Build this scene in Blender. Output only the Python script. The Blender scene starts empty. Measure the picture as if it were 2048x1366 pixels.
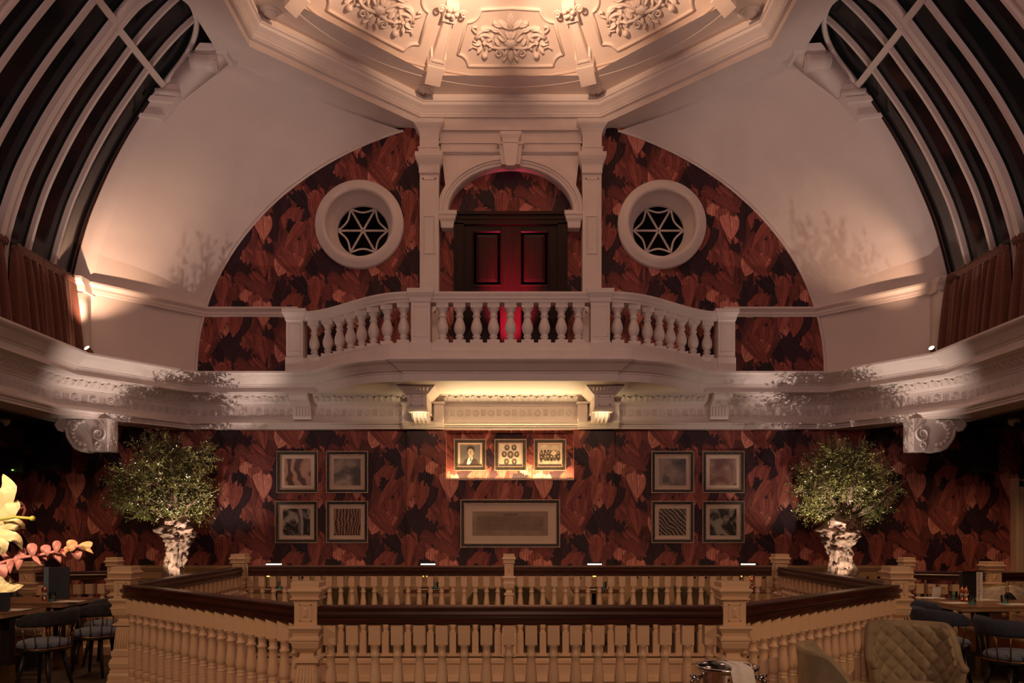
import bpy, math, random
from mathutils import Vector, Matrix, noise
PI = math.pi
rnd = random.Random(7)
SC = bpy.context.scene
COL = SC.collection
F = 1562.0
CAM = (0.02, 0.0, 1.6)

def P(px, py, d):
    return Vector((CAM[0] + (px - 1024) * d / F, d, CAM[2] + (1051 - py) * d / F))

# ------------------------------------------------------------------ materials
def new_mat(name):
    m = bpy.data.materials.new(name); m.use_nodes = True
    nt = m.node_tree
    return m, nt, nt.nodes, nt.links, nt.nodes['Principled BSDF']

def basic(name, col, rough=0.6, var=0.12, scale=6.0, bump=0.0, bscale=60.0, metal=0.0, spec=0.5, sheen=0.0, stretch=(1, 1, 1), coat=0.0):
    m, nt, N, L, b = new_mat(name)
    tc = N.new('ShaderNodeTexCoord'); mp = N.new('ShaderNodeMapping'); mp.inputs['Scale'].default_value = stretch
    L.new(tc.outputs['Object'], mp.inputs['Vector'])
    no = N.new('ShaderNodeTexNoise'); no.inputs['Scale'].default_value = scale; no.inputs['Detail'].default_value = 5
    L.new(mp.outputs['Vector'], no.inputs['Vector'])
    r = N.new('ShaderNodeValToRGB')
    r.color_ramp.elements[0].position = 0.3; r.color_ramp.elements[1].position = 0.7
    r.color_ramp.elements[0].color = tuple(c * (1 - var) for c in col) + (1,)
    r.color_ramp.elements[1].color = tuple(min(1, c * (1 + var)) for c in col) + (1,)
    L.new(no.outputs['Fac'], r.inputs['Fac']); L.new(r.outputs['Color'], b.inputs['Base Color'])
    b.inputs['Roughness'].default_value = rough; b.inputs['Metallic'].default_value = metal
    b.inputs['Specular IOR Level'].default_value = spec
    if sheen:
        b.inputs['Sheen Weight'].default_value = sheen; b.inputs['Sheen Roughness'].default_value = 0.4
        b.inputs['Sheen Tint'].default_value = tuple(min(1, c * 2.5) for c in col) + (1,)
    if coat:
        b.inputs['Coat Weight'].default_value = coat; b.inputs['Coat Roughness'].default_value = 0.12
    if bump:
        n2 = N.new('ShaderNodeTexNoise'); n2.inputs['Scale'].default_value = bscale; n2.inputs['Detail'].default_value = 4
        L.new(mp.outputs['Vector'], n2.inputs['Vector'])
        bp = N.new('ShaderNodeBump'); bp.inputs['Strength'].default_value = bump; bp.inputs['Distance'].default_value = 0.02
        L.new(n2.outputs['Fac'], bp.inputs['Height']); L.new(bp.outputs['Normal'], b.inputs['Normal'])
    return m

def emit(name, col, st):
    m, nt, N, L, b = new_mat(name)
    b.inputs['Base Color'].default_value = (*col, 1)
    b.inputs['Emission Color'].default_value = (*col, 1); b.inputs['Emission Strength'].default_value = st
    return m

M = {}
M['plaster'] = basic('plaster', (.76, .675, .64), .55, .04, 1.5, .06, 25)
M['trim'] = basic('trim_paint', (.74, .66, .625), .48, .05, 3, .08, 40)
M['dome'] = basic('dome_plaster', (.80, .68, .60), .6, .03, 2, .04, 30)
M['cream'] = basic('cream_gloss_paint', (.74, .51, .32), .33, .05, 5, .05, 30)
M['dado'] = basic('dado_shade_paint', (.46, .28, .14), .4, .08, 5, .05, 30)  # cream dado, its colour darkened to carry the shade behind the balusters
M['wood'] = basic('mahogany', (.055, .016, .010), .28, .35, 5, .05, 80, stretch=(1, 1, 6), coat=.25)
M['doorwood'] = basic('door_mahogany', (.020, .007, .006), .34, .25, 6, .04, 60, stretch=(4, 4, .6), spec=.22)
M['table'] = basic('table_oak', (.23, .11, .06), .32, .3, 4, .05, 60, stretch=(1.2, 9, 9))
M['tedge'] = basic('table_edge_oak', (.42, .26, .15), .4, .2, 4, .05, 60, stretch=(1, 9, 9))
M['black'] = basic('black_metal', (.018, .015, .015), .4, .2)
M['blackp'] = basic('black_plastic', (.012, .011, .012), .45, .2)
M['navy'] = basic('navy_velvet', (.045, .055, .085), .8, .25, 20, .1, 200, sheen=.6)
M['bluegrey'] = basic('blue_grey_velvet', (.16, .20, .27), .8, .2, 20, .1, 200, sheen=.6)
M['charcoal'] = basic('charcoal_velvet', (.035, .035, .038), .8, .25, 20, .1, 200, sheen=.5)
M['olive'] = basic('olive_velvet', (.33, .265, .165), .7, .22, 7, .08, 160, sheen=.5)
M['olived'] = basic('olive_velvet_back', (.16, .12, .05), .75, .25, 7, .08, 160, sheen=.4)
M['leather'] = basic('orange_leather', (.36, .11, .035), .45, .2, 8, .1, 90)
M['bronze'] = basic('bronze', (.35, .19, .10), .3, .1, metal=.9)
M['brass'] = basic('brass', (.62, .42, .20), .25, .1, metal=1)
M['copper'] = basic('copper', (.72, .30, .18), .22, .1, metal=1)
M['silver'] = basic('polished_silver', (.75, .72, .68), .12, .05, metal=1)
M['napkin'] = basic('white_linen', (.80, .76, .70), .8, .05, 30, .1, 150)
M['paper'] = basic('paper', (.78, .72, .66), .7, .05)
M['menublue'] = basic('menu_cover', (.035, .045, .06), .6, .2)
M['menuspine'] = basic('menu_spine', (.17, .24, .33), .6, .1)
M['bark'] = basic('olive_bark', (.25, .165, .12), .85, .6, 14, 1.0, 22)
M['leaf'] = basic('olive_leaf', (.15, .155, .04), .24, .55, 3, spec=.9)
M['floor'] = basic('dark_floorboards', (.075, .05, .035), .5, .4, 3, .1, 40, stretch=(8, 1, 1))
M['lowfloor'] = basic('lower_floor', (.03, .02, .015), .6, .3)
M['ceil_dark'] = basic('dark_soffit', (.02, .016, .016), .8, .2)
M['frame'] = basic('antique_frame', (.035, .024, .017), .45, .6, 40, .3, 120)
M['framelip'] = basic('silver_gilt', (.45, .32, .24), .35, .2, 60, .2, 100, metal=.6)
M['mat'] = basic('mount_board', (.66, .50, .40), .8, .03)
M['gold'] = basic('gold_plush', (.42, .31, .13), .9, .3, 40, .5, 120, sheen=.5)
M['creamc'] = basic('cream_cloth', (.50, .40, .30), .9, .2, 20, .3, 60)
M['petal'] = basic('lily_petal', (.85, .66, .36), .5, .15, 10, .2, 40)
M['euc'] = basic('pink_eucalyptus', (.62, .23, .20), .55, .2, 12, .1, 60)
M['euct'] = basic('yellow_eucalyptus', (.78, .42, .20), .55, .2, 12, .1, 60)
M['pistil'] = basic('pistil', (.55, .48, .08), .5, .1)
M['soil'] = basic('soil', (.05, .03, .02), .9, .4, 30, .5, 60)
M['brick'] = None
M['bulb'] = emit('lamp_bulb', (1, .80, .5), 30)
M['ledw'] = emit('white_led', (1, .93, .8), 1.7)
M['leda'] = emit('amber_glow', (1, .5, .08), 3.2)
M['ledstrip'] = emit('led_strip', (1, .62, .25), 22)
M['dot'] = emit('green_dot', (.3, 1, .1), 2)
M['ink'] = basic('ink', (.05, .03, .025), .7, .1)
M['sepia'] = basic('sepia', (.10, .07, .05), .6, .2)
M['sepial'] = basic('sepia_light', (.50, .38, .28), .6, .1)

def glass_mat(name, tint, refl_rough=.03):
    m, nt, N, L, b = new_mat(name)
    b.inputs['Base Color'].default_value = (*tint, 1)
    b.inputs['Roughness'].default_value = refl_rough
    b.inputs['Transmission Weight'].default_value = 1.0
    b.inputs['IOR'].default_value = 1.35
    return m
M['tumblerb'] = basic('turquoise_base', (.08, .62, .72), .15, .2, spec=.9)
def pane_mat(nm='night_pane', tint=(.75, .75, .78, 1), ior=1.18):
    m, nt, N, L, b = new_mat(nm)
    tr = N.new('ShaderNodeBsdfTransparent'); tr.inputs['Color'].default_value = tint
    gl = N.new('ShaderNodeBsdfGlossy'); gl.inputs['Roughness'].default_value = .08
    gl.inputs['Color'].default_value = (.8, .8, .8, 1)
    no = N.new('ShaderNodeTexNoise'); no.inputs['Scale'].default_value = .8
    bp = N.new('ShaderNodeBump'); bp.inputs['Strength'].default_value = .05; bp.inputs['Distance'].default_value = .03
    L.new(no.outputs['Fac'], bp.inputs['Height']); L.new(bp.outputs['Normal'], gl.inputs['Normal'])
    fr = N.new('ShaderNodeFresnel'); fr.inputs['IOR'].default_value = ior
    mx = N.new('ShaderNodeMixShader'); L.new(fr.outputs['Fac'], mx.inputs['Fac'])
    L.new(tr.outputs[0], mx.inputs[1]); L.new(gl.outputs[0], mx.inputs[2])
    L.new(mx.outputs[0], N['Material Output'].inputs['Surface'])
    return m
M['pane'] = pane_mat()
M['tumbler'] = pane_mat('cut_glass', (.80, .93, .92, 1), 1.7)

def wallpaper_mat():
    m, nt, N, L, b = new_mat('brushstroke_wallpaper')
    at = N.new('ShaderNodeAttribute'); at.attribute_name = 'Col'
    uv = N.new('ShaderNodeUVMap'); uv.uv_map = 'UVMap'
    mp = N.new('ShaderNodeMapping'); mp.inputs['Scale'].default_value = (4.2, .8, 1)
    L.new(uv.outputs['UV'], mp.inputs['Vector'])
    no = N.new('ShaderNodeTexNoise'); no.inputs['Scale'].default_value = 1.6; no.inputs['Detail'].default_value = 6; no.inputs['Roughness'].default_value = .62
    L.new(mp.outputs['Vector'], no.inputs['Vector'])
    r = N.new('ShaderNodeValToRGB')
    e = r.color_ramp.elements
    e[0].position = .34; e[0].color = (.45, .4, .42, 1)
    e[1].position = .56; e[1].color = (1.0, 1.0, 1.0, 1)
    x = e.new(.66); x.color = (1.7, 1.75, 1.7, 1)
    x = e.new(.74); x.color = (2.7, 3.5, 3.3, 1)
    L.new(no.outputs['Fac'], r.inputs['Fac'])
    sx = N.new('ShaderNodeSeparateXYZ'); L.new(uv.outputs['UV'], sx.inputs['Vector'])
    fr = N.new('ShaderNodeMath'); fr.operation = 'FRACT'; L.new(sx.outputs['X'], fr.inputs[0])
    lt = N.new('ShaderNodeValToRGB'); q = lt.color_ramp.elements
    q[0].position = 0; q[0].color = (2.6, 3.4, 3.2, 1); q[1].position = .13; q[1].color = (1, 1, 1, 1)
    z = q.new(.86); z.color = (.95, .95, .95, 1); z = q.new(1.0); z.color = (.5, .5, .5, 1)
    L.new(fr.outputs[0], lt.inputs['Fac'])
    m0 = N.new('ShaderNodeMix'); m0.data_type = 'RGBA'; m0.blend_type = 'MULTIPLY'; m0.inputs['Factor'].default_value = 1
    L.new(at.outputs['Color'], m0.inputs['A']); L.new(lt.outputs['Color'], m0.inputs['B'])
    mx = N.new('ShaderNodeMix'); mx.data_type = 'RGBA'; mx.blend_type = 'MULTIPLY'; mx.inputs['Factor'].default_value = 1
    L.new(m0.outputs['Result'], mx.inputs['A']); L.new(r.outputs['Color'], mx.inputs['B'])
    L.new(mx.outputs['Result'], b.inputs['Base Color'])
    b.inputs['Roughness'].default_value = .55; b.inputs['Specular IOR Level'].default_value = .3
    return m
M['paper_wall'] = wallpaper_mat()

def velvet_curtain():
    m, nt, N, L, b = new_mat('rust_velvet')
    tc = N.new('ShaderNodeTexCoord'); mp = N.new('ShaderNodeMapping'); mp.inputs['Scale'].default_value = (2, 2, 40)
    L.new(tc.outputs['Object'], mp.inputs['Vector'])
    no = N.new('ShaderNodeTexNoise'); no.inputs['Scale'].default_value = 3; no.inputs['Detail'].default_value = 4
    L.new(mp.outputs['Vector'], no.inputs['Vector'])
    r = N.new('ShaderNodeValToRGB')
    r.color_ramp.elements[0].color = (.11, .03, .018, 1); r.color_ramp.elements[1].color = (.24, .085, .05, 1)
    L.new(no.outputs['Fac'], r.inputs['Fac']); L.new(r.outputs['Color'], b.inputs['Base Color'])
    b.inputs['Roughness'].default_value = .8; b.inputs['Sheen Weight'].default_value = .5
    return m
M['curtain'] = velvet_curtain()
def brick_mat():
    m, nt, N, L, b = new_mat('night_brick')
    tc = N.new('ShaderNodeTexCoord'); br = N.new('ShaderNodeTexBrick')
    mp = N.new('ShaderNodeMapping'); mp.inputs['Rotation'].default_value = (PI / 2, 0, 0)
    L.new(tc.outputs['Object'], mp.inputs['Vector']); L.new(mp.outputs['Vector'], br.inputs['Vector'])
    br.inputs['Scale'].default_value = 4
    br.inputs['Color1'].default_value = (.07, .05, .04, 1); br.inputs['Color2'].default_value = (.045, .035, .03, 1)
    br.inputs['Mortar'].default_value = (.015, .012, .012, 1)
    L.new(br.outputs['Color'], b.inputs['Base Color'])
    return m
M['brick'] = brick_mat()

# ------------------------------------------------------------------ mesh builder
class MB:
    def __init__(s): s.v = []; s.f = []; s.mi = []; s.sm = []
    def add(s, vs, fs, mi=0, smooth=False):
        o = len(s.v); s.v += [Vector(v) for v in vs]
        for f in fs: s.f.append([i + o for i in f]); s.mi.append(mi); s.sm.append(smooth)
        return s
    def box(s, c, d, rz=0, mi=0, rx=0, ry=0):
        R = Matrix.Rotation(rz, 3, 'Z') @ Matrix.Rotation(ry, 3, 'Y') @ Matrix.Rotation(rx, 3, 'X')
        vs = [R @ Vector((x * d[0] / 2, y * d[1] / 2, z * d[2] / 2)) + Vector(c) for x in (-1, 1) for y in (-1, 1) for z in (-1, 1)]
        return s.add(vs, [(0, 1, 3, 2), (4, 6, 7, 5), (0, 4, 5, 1), (2, 3, 7, 6), (0, 2, 6, 4), (1, 5, 7, 3)], mi)
    def bx(s, x0, x1, y0, y1, z0, z1, mi=0):
        return s.box(((x0 + x1) / 2, (y0 + y1) / 2, (z0 + z1) / 2), (abs(x1 - x0), abs(y1 - y0), abs(z1 - z0)), 0, mi)
    def rings(s, rings, closed=True, cap=True, mi=0, smooth=True):
        n = len(rings[0]); vs = [p for r in rings for p in r]; fs = []
        for i in range(len(rings) - 1):
            for j in range(n if closed else n - 1):
                k = (j + 1) % n
                fs.append((i * n + j, i * n + k, (i + 1) * n + k, (i + 1) * n + j))
        if cap and closed:
            fs.append(tuple(range(n))[::-1]); fs.append(tuple((len(rings) - 1) * n + j for j in range(n)))
        return s.add(vs, fs, mi, smooth)
    def lathe(s, prof, c=(0, 0, 0), seg=16, mi=0, smooth=True, cap=True):
        return s.rings([[Vector((c[0] + r * math.cos(2 * PI * j / seg), c[1] + r * math.sin(2 * PI * j / seg), c[2] + z)) for j in range(seg)] for r, z in prof], True, cap, mi, smooth)
    def sq(s, prof, c=(0, 0, 0), mi=0, ky=1.0, rz=0):
        cr, sr = math.cos(rz), math.sin(rz)
        R = []
        for r, z in prof:
            q = []
            for a, b in ((-1, -1), (1, -1), (1, 1), (-1, 1)):
                x, y = a * r, b * r * ky
                q.append(Vector((c[0] + x * cr - y * sr, c[1] + x * sr + y * cr, c[2] + z)))
            R.append(q)
        return s.rings(R, True, True, mi, False)
    def tube(s, pts, r, seg=8, mi=0, closed=False, flat=1.0):
        pts = [Vector(p) for p in pts]; n = len(pts); R = []
        up0 = None
        for i, p in enumerate(pts):
            a = pts[(i - 1) % n] if (closed or i > 0) else p
            b = pts[(i + 1) % n] if (closed or i < n - 1) else p
            t = (b - a).normalized() if (b - a).length > 1e-9 else Vector((0, 0, 1))
            if up0 is None: up0 = Vector((0, 0, 1)) if abs(t.z) < .9 else Vector((1, 0, 0))
            u = (up0 - t * up0.dot(t))
            u = u.normalized() if u.length > 1e-6 else t.orthogonal().normalized()
            up0 = u
            w = t.cross(u); rr = r[i] if isinstance(r, (list, tuple)) else r
            R.append([p + u * math.cos(2 * PI * j / seg) * rr + w * math.sin(2 * PI * j / seg) * rr * flat for j in range(seg)])
        if closed: R.append(R[0])
        return s.rings(R, True, not closed, mi, True)
    def sweep(s, prof, path, closed=False, mi=0, smooth=False, endcap=True):
        n = len(path); R = []
        for i in range(n):
            def nr(a, b):
                d = Vector((b[0] - a[0], b[1] - a[1])).normalized(); return Vector((d.y, -d.x))
            if closed or 0 < i < n - 1:
                n1 = nr(path[i - 1], path[i]); n2 = nr(path[i], path[(i + 1) % n]); m = (n1 + n2) / (1 + n1.dot(n2))
            elif i == 0: m = nr(path[0], path[1])
            else: m = nr(path[-2], path[-1])
            R.append([Vector((path[i][0] + m.x * p, path[i][1] + m.y * p, z)) for p, z in prof])
        if closed: R.append(R[0])
        s.rings(R, False, False, mi, smooth)
        if endcap and not closed:
            k = len(prof)
            s.add(R[0], [tuple(range(k))[::-1]], mi); s.add(R[-1], [tuple(range(k))], mi)
        return s
    def prism(s, poly, a, b, axis='y', mi=0, smooth=False):
        def q(p, t): return {'y': (p[0], t, p[1]), 'x': (t, p[0], p[1]), 'z': (p[0], p[1], t)}[axis]
        return s.rings([[Vector(q(p, a)) for p in poly], [Vector(q(p, b)) for p in poly]], True, True, mi, smooth)
    def grid(s, fn, nu, nv, mi=0, smooth=True):
        vs = [Vector(fn(i / nu, j / nv)) for i in range(nu + 1) for j in range(nv + 1)]
        fs = [(i * (nv + 1) + j, (i + 1) * (nv + 1) + j, (i + 1) * (nv + 1) + j + 1, i * (nv + 1) + j + 1) for i in range(nu) for j in range(nv)]
        return s.add(vs, fs, mi, smooth)
    def ball(s, c, r, mi=0, seg=12, sc=(1, 1, 1)):
        prof = [(math.sin(PI * i / 8) * r * sc[0] + 1e-5, -math.cos(PI * i / 8) * r * sc[2]) for i in range(9)]
        return s.lathe(prof, c, seg, mi)
    def mesh(s, name, mats, org=(0, 0, 0)):
        me = bpy.data.meshes.new(name); o = Vector(org)
        me.from_pydata([tuple(v - o) for v in s.v], [], s.f)
        for m in (mats if isinstance(mats, (list, tuple)) else [mats]): me.materials.append(m)
        me.polygons.foreach_set('material_index', s.mi); me.polygons.foreach_set('use_smooth', s.sm)
        me.update(); me.validate()
        return me
    def build(s, name, mats, parent=None, world=False, loc=None):
        """world=True: verts are world coords, parent root unrotated"""
        org = (0, 0, 0)
        if world and parent is not None:
            q = parent; org = Vector((0, 0, 0))
            while q: org = org + q.location; q = q.parent
        elif world == 'own': org = loc
        o = bpy.data.objects.new(name, s.mesh(name, mats, org)); COL.objects.link(o)
        if parent is not None: o.parent = parent
        if loc is not None: o.location = loc
        return o

def tag(o, label=None, cat=None, group=None, kind=None):
    if label: o['label'] = label
    if cat: o['category'] = cat
    if group: o['group'] = group
    if kind: o['kind'] = kind
    return o
def thing(name, label, cat, loc=(0, 0, 0), rz=0, group=None):
    o = bpy.data.objects.new(name, None); COL.objects.link(o); o.empty_display_size = .1
    o.location = loc; o.rotation_euler = (0, 0, rz); return tag(o, label, cat, group)
def S(name, mb, mats, parent=None):
    o = mb.build(name, mats, parent, world=bool(parent))
    if parent is None: o['kind'] = 'structure'
    return o
def dup(root, loc, rz=None, label=None, group=None):
    r = root.copy(); COL.objects.link(r); r.location = loc
    if rz is not None: r.rotation_euler = (0, 0, rz)
    if label: r['label'] = label
    if group: r['group'] = group
    def rec(src, dst):
        for ch in list(src.children):
            c = ch.copy(); COL.objects.link(c); c.parent = dst; rec(ch, c)
    rec(root, r); return r
def place(src, name, parent, loc):
    c = src.copy(); c.name = name; COL.objects.link(c); c.parent = parent; c.location = loc; return c
def lerp(a, b, t): return a + (b - a) * t
def sstep(t): t = max(0, min(1, t)); return t * t * (3 - 2 * t)
# light levels (watts)
LD, LA, LB, LT, LT2, LW, LL, LS, LN, LR, LX, LQ, LF, EXPO = 350, 64, 56, 70, 230, 150, 3.5, 6.0, 28, 1100, 3.3, 330, 60, 0.0
# ------------------------------------------------------------------ wallpaper petals
PAL = [((.60, .215, .165), 3.6), ((.42, .12, .09), 4), ((.30, .075, .06), 5), ((.20, .05, .045), 4), ((.045, .016, .024), 4.0), ((.03, .012, .02), 2.4)]
TW, TH = 1.41, 1.30
def make_tile():
    r = random.Random(11); petals = []
    rows, cols = 9, 7
    order = [(i, j) for i in range(rows) for j in range(cols)]; r.shuffle(order)
    for i, j in order:
        bx = (j + .5 * (i % 2) + r.uniform(-.3, .3)) * TW / cols
        bz = (i + r.uniform(-.3, .3)) * TH / rows
        t = r.random() * sum(w for _, w in PAL); k = 0
        while t > PAL[k][1]: t -= PAL[k][1]; k += 1
        ang = r.choice([r.uniform(-.2, .2), r.uniform(-.2, .2), r.uniform(.2, .7), r.uniform(-1.15, -.3)])
        if k >= 4: ang = r.choice([r.uniform(.3, .9), r.uniform(-.8, -.3), r.uniform(-.2, .2)])
        L = r.uniform(.26, .38) if k < 2 else (r.uniform(.36, .60) if k < 4 else r.uniform(.32, .46))
        W = r.uniform(.20, .30) if k < 2 else r.uniform(.17, .27)
        bend = r.uniform(-.35, .35); n = r.randint(5, 7)
        strips = []
        for s in range(n):
            hump = 1 - .10 * abs((s + .5) / n * 2 - 1) ** 2 + r.uniform(-.13, .10)
            strips.append((hump, r.uniform(.7, 1.3)))
        petals.append((bx, bz, ang, L, W, bend, PAL[k][0], strips, r.random() * 50))
    return petals
TILE = make_tile()
def clip(poly, rect):
    x0, x1, z0, z1 = rect
    for ax, val, sg in ((0, x0, 1), (0, x1, -1), (1, z0, 1), (1, z1, -1)):
        out = []
        for i in range(len(poly)):
            a, b = poly[i - 1], poly[i]; da = (a[ax] - val) * sg; db = (b[ax] - val) * sg
            if (da >= 0) != (db >= 0):
                t = da / (da - db); out.append(tuple(a[k] + (b[k] - a[k]) * t for k in range(4)))
            if db >= 0: out.append(b)
        poly = out
        if not poly: return []
    return poly
def wallpaper(rects, cull=None):
    """rects: (x0,x1,z0,z1,y). Returns mesh data with colour + uv"""
    V, Fs, C, U = [], [], [], []
    def quad(poly, y, col):
        o = len(V)
        for p in poly: V.append((p[0], y, p[1])); C.append((*col, 1)); U.append((p[2], p[3]))
        Fs.append(tuple(range(o, o + len(poly))))
    for (x0, x1, z0, z1, y) in rects:
        quad([(x0, z0, 0, 0), (x1, z0, 3, 0), (x1, z1, 3, 3), (x0, z1, 0, 3)], y, (.15, .04, .036)) if cull is None else None
        i0 = int(math.floor((x0 - .7) / TW)); i1 = int(math.ceil((x1 + .7) / TW))
        j0 = int(math.floor((z0 - .8) / TH)); j1 = int(math.ceil((z1 + .3) / TH))
        for pi, (bx, bz, ang, L, W, bend, col, strips, sd) in enumerate(TILE):
            yy = y - .0006 - pi * .00022
            for ti in range(i0, i1 + 1):
                for tj in range(j0, j1 + 1):
                    ox, oz = ti * TW + bx, tj * TH + bz
                    if ox < x0 - .7 or ox > x1 + .7 or oz > z1 + .2 or oz < z0 - .8: continue
                    n = len(strips); ns = 5
                    def pt(u, v):
                        # u in -1..1 across, v 0..1 along
                        wv = W * (.06 + .94 * (1 - (1 - min(1, v)) ** 2.6)) * .5 * (1 if v < .75 else 1 - (v - .75) * .5)
                        lx = u * wv + bend * L * v * v * .35; lz = v * L
                        c, s = math.cos(ang), math.sin(ang)
                        return (ox + lx * c + lz * s, oz - lx * s + lz * c)
                    for s, (hump, cv) in enumerate(strips):
                        ua, ub = s / n * 2 - 1, (s + 1) / n * 2 - 1
                        cc = tuple(q * cv for q in col); US = s + .001 + int(sd) * 7; UT = s + .999 + int(sd) * 7
                        for k in range(ns):
                            va, vb = k / ns * hump, (k + 1) / ns * hump
                            a, b = pt(ua, va), pt(ub, va); c2, d = pt(ub, vb), pt(ua, vb)
                            if k == ns - 1:
                                m = pt((ua + ub) / 2, vb + .035)
                                poly = [(*a, US, va * 2), (*b, UT, va * 2), (*c2, UT, vb * 2), (*m, US + .5, vb * 2 + .07), (*d, US, vb * 2)]
                            else: poly = [(*a, US, va * 2), (*b, UT, va * 2), (*c2, UT, vb * 2), (*d, US, vb * 2)]
                            if cull and cull((a[0] + c2[0]) / 2, (a[1] + c2[1]) / 2): continue
                            poly = clip(poly, (x0, x1, z0, z1))
                            if len(poly) > 2: quad(poly, yy, cc)
    return V, Fs, C, U
def paper_obj(name, rects, cull=None, extra=None):
    V, Fs, C, U = wallpaper(rects, cull)
    if extra:
        for quadv in extra:
            o = len(V)
            for p in quadv: V.append(p); C.append((.15, .04, .036, 1)); U.append((p[0] * 3, p[2]))
            Fs.append(tuple(range(o, o + len(quadv))))
    me = bpy.data.meshes.new(name); me.from_pydata(V, [], Fs); me.materials.append(M['paper_wall'])
    ca = me.color_attributes.new('Col', 'FLOAT_COLOR', 'POINT')
    ca.data.foreach_set('color', [c for q in C for c in q])
    uv = me.uv_layers.new(name='UVMap'); li = [0] * len(me.loops); me.loops.foreach_get('vertex_index', li)
    uv.data.foreach_set('uv', [c for i in li for c in U[i]])
    me.update(); o = bpy.data.objects.new(name, me); COL.objects.link(o); return o

WY = 11.8
WINX, WINZ = 2.275, 6.13
def hole_rect(x0, x1, z0, z1, cx, cz, R, y):
    """quads filling a rectangle around a round hole"""
    angs = sorted(set([2 * PI * i / 48 for i in range(48)] + [math.atan2(z - cz, x - cx) % (2 * PI) for x in (x0, x1) for z in (z0, z1)]))
    def edge(a):
        c, s = math.cos(a), math.sin(a); t = 1e9
        if c > 1e-9: t = min(t, (x1 - cx) / c)
        if c < -1e-9: t = min(t, (x0 - cx) / c)
        if s > 1e-9: t = min(t, (z1 - cz) / s)
        if s < -1e-9: t = min(t, (z0 - cz) / s)
        return (cx + c * t, y, cz + s * t)
    out = []
    for i in range(len(angs)):
        a, b = angs[i], angs[(i + 1) % len(angs)]
        out.append([(cx + R * math.cos(a), y, cz + R * math.sin(a)), edge(a), edge(b), (cx + R * math.cos(b), y, cz + R * math.sin(b))])
    return out
ex = []
for sx in (-1, 1):
    cx = sx * WINX
    ex += hole_rect(cx - .9, cx + .9, WINZ - .9, WINZ + .9, cx, WINZ, .52, WY)
def q4(x0, x1, z0, z1): return [(x0, WY, z0), (x1, WY, z0), (x1, WY, z1), (x0, WY, z1)]
ex += [q4(-5.2, 5.2, 3.0, WINZ - .9), q4(-5.2, 5.2, WINZ + .9, 8.2), q4(-5.2, -WINX - .9, WINZ - .9, WINZ + .9),
       q4(-WINX + .9, WINX - .9, WINZ - .9, WINZ + .9), q4(WINX + .9, 5.2, WINZ - .9, WINZ + .9)]
def cull_up(x, z):
    for sx in (-1, 1):
        if math.hypot(x - sx * WINX, z - WINZ) < .58: return True
    if abs(x) < .75 and z < 6.1: return True
    e = (x / 4.9) ** 2 + ((max(z, 3.93) - 3.93) / 4.05) ** 2
    return e > 1.12
wb = paper_obj('wall_back', [(-5.0, 5.0, 3.6, 7.9, WY)], cull_up, ex); tag(wb, 'upper wall papered in red brushstroke feathers under the white arch', kind='structure')
BX0, BX1 = -1.555, 1.555
NX0, NX1, NZ0, NZ1 = -.97, .95, 2.285, 3.03
wl = paper_obj('wall_back_lower', [(-9.2, BX0, 0, 3.2, WY), (BX1, 9.2, 0, 3.2, WY)])
tag(wl, 'lower wall papered in red brushstroke feathers', kind='structure')
BY = 11.72
wc = paper_obj('wall_chimney', [(BX0, NX0, 0, 3.2, BY), (NX1, BX1, 0, 3.2, BY), (NX0, NX1, 0, NZ0, BY), (NX0, NX1, NZ1, 3.2, BY), (NX0, NX1, NZ0, NZ1, 11.90)], None,
               [[(BX0, BY, 0), (BX0, WY, 0), (BX0, WY, 3.2), (BX0, BY, 3.2)], [(BX1, BY, 0), (BX1, WY, 0), (BX1, WY, 3.2), (BX1, BY, 3.2)],
                [(NX0, BY, NZ0), (NX0, 11.9, NZ0), (NX0, 11.9, NZ1), (NX0, BY, NZ1)], [(NX1, BY, NZ0), (NX1, 11.9, NZ0), (NX1, 11.9, NZ1), (NX1, BY, NZ1)],
                [(NX0, BY, NZ1), (NX0, 11.9, NZ1), (NX1, 11.9, NZ1), (NX1, BY, NZ1)]])
tag(wc, 'projecting chimney breast papered in red feathers, with a lit niche', kind='structure')
# side walls of the aisles, floor, ceilings
for sx, nm in ((-1, 'wall_left'), (1, 'wall_right')):
    S(nm, MB().bx(sx * 9.2, sx * 9.3, -3, 11.8, 0, 3.2), basic(nm, (.16, .05, .045), .7, .3, 3))
S('wall_behind', MB().bx(-9.3, 9.3, -3.1, -3, 0, 8.2), basic('wall_behind', (.35, .24, .2), .7, .2, 3))

# void polygon of the stairwell
FL, FR = P(617, 0, 4.9), P(1463, 0, 4.9)
SL, SR = P(252, 0, 6.7), P(1792, 0, 6.7)
BL, BR = P(480, 0, 9.6), P(1560, 0, 9.6)
BC = P(1018, 0, 9.6)
def xy(v): return (v.x, v.y)
hole = [xy(FL), xy(FR), xy(SR), xy(BR), xy(BL), xy(SL)]
IN = .06
m = MB()
def fl(poly): m.add([(p[0], p[1], 0) for p in poly], [tuple(range(len(poly)))])
hi = [(FL.x + .02, FL.y + IN), (FR.x - .02, FR.y + IN), (SR.x - IN, SR.y), (BR.x - IN, BR.y - IN), (BL.x + IN, BL.y - IN), (SL.x + IN, SL.y)]
fl([(-9.2, -3), (9.2, -3), (9.2, hi[1][1]), hi[1], hi[0], (-9.2, hi[0][1])])
fl([(-9.2, hi[0][1]), hi[0], hi[5], (-9.2, hi[5][1])]); fl([(-9.2, hi[5][1]), hi[5], hi[4], (-9.2, hi[4][1])])
fl([hi[1], (9.2, hi[1][1]), (9.2, hi[2][1]), hi[2]]); fl([hi[2], (9.2, hi[2][1]), (9.2, hi[3][1]), hi[3]])
fl([(-9.2, hi[4][1]), hi[4], hi[3], (9.2, hi[3][1]), (9.2, 11.9), (-9.2, 11.9)])
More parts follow.
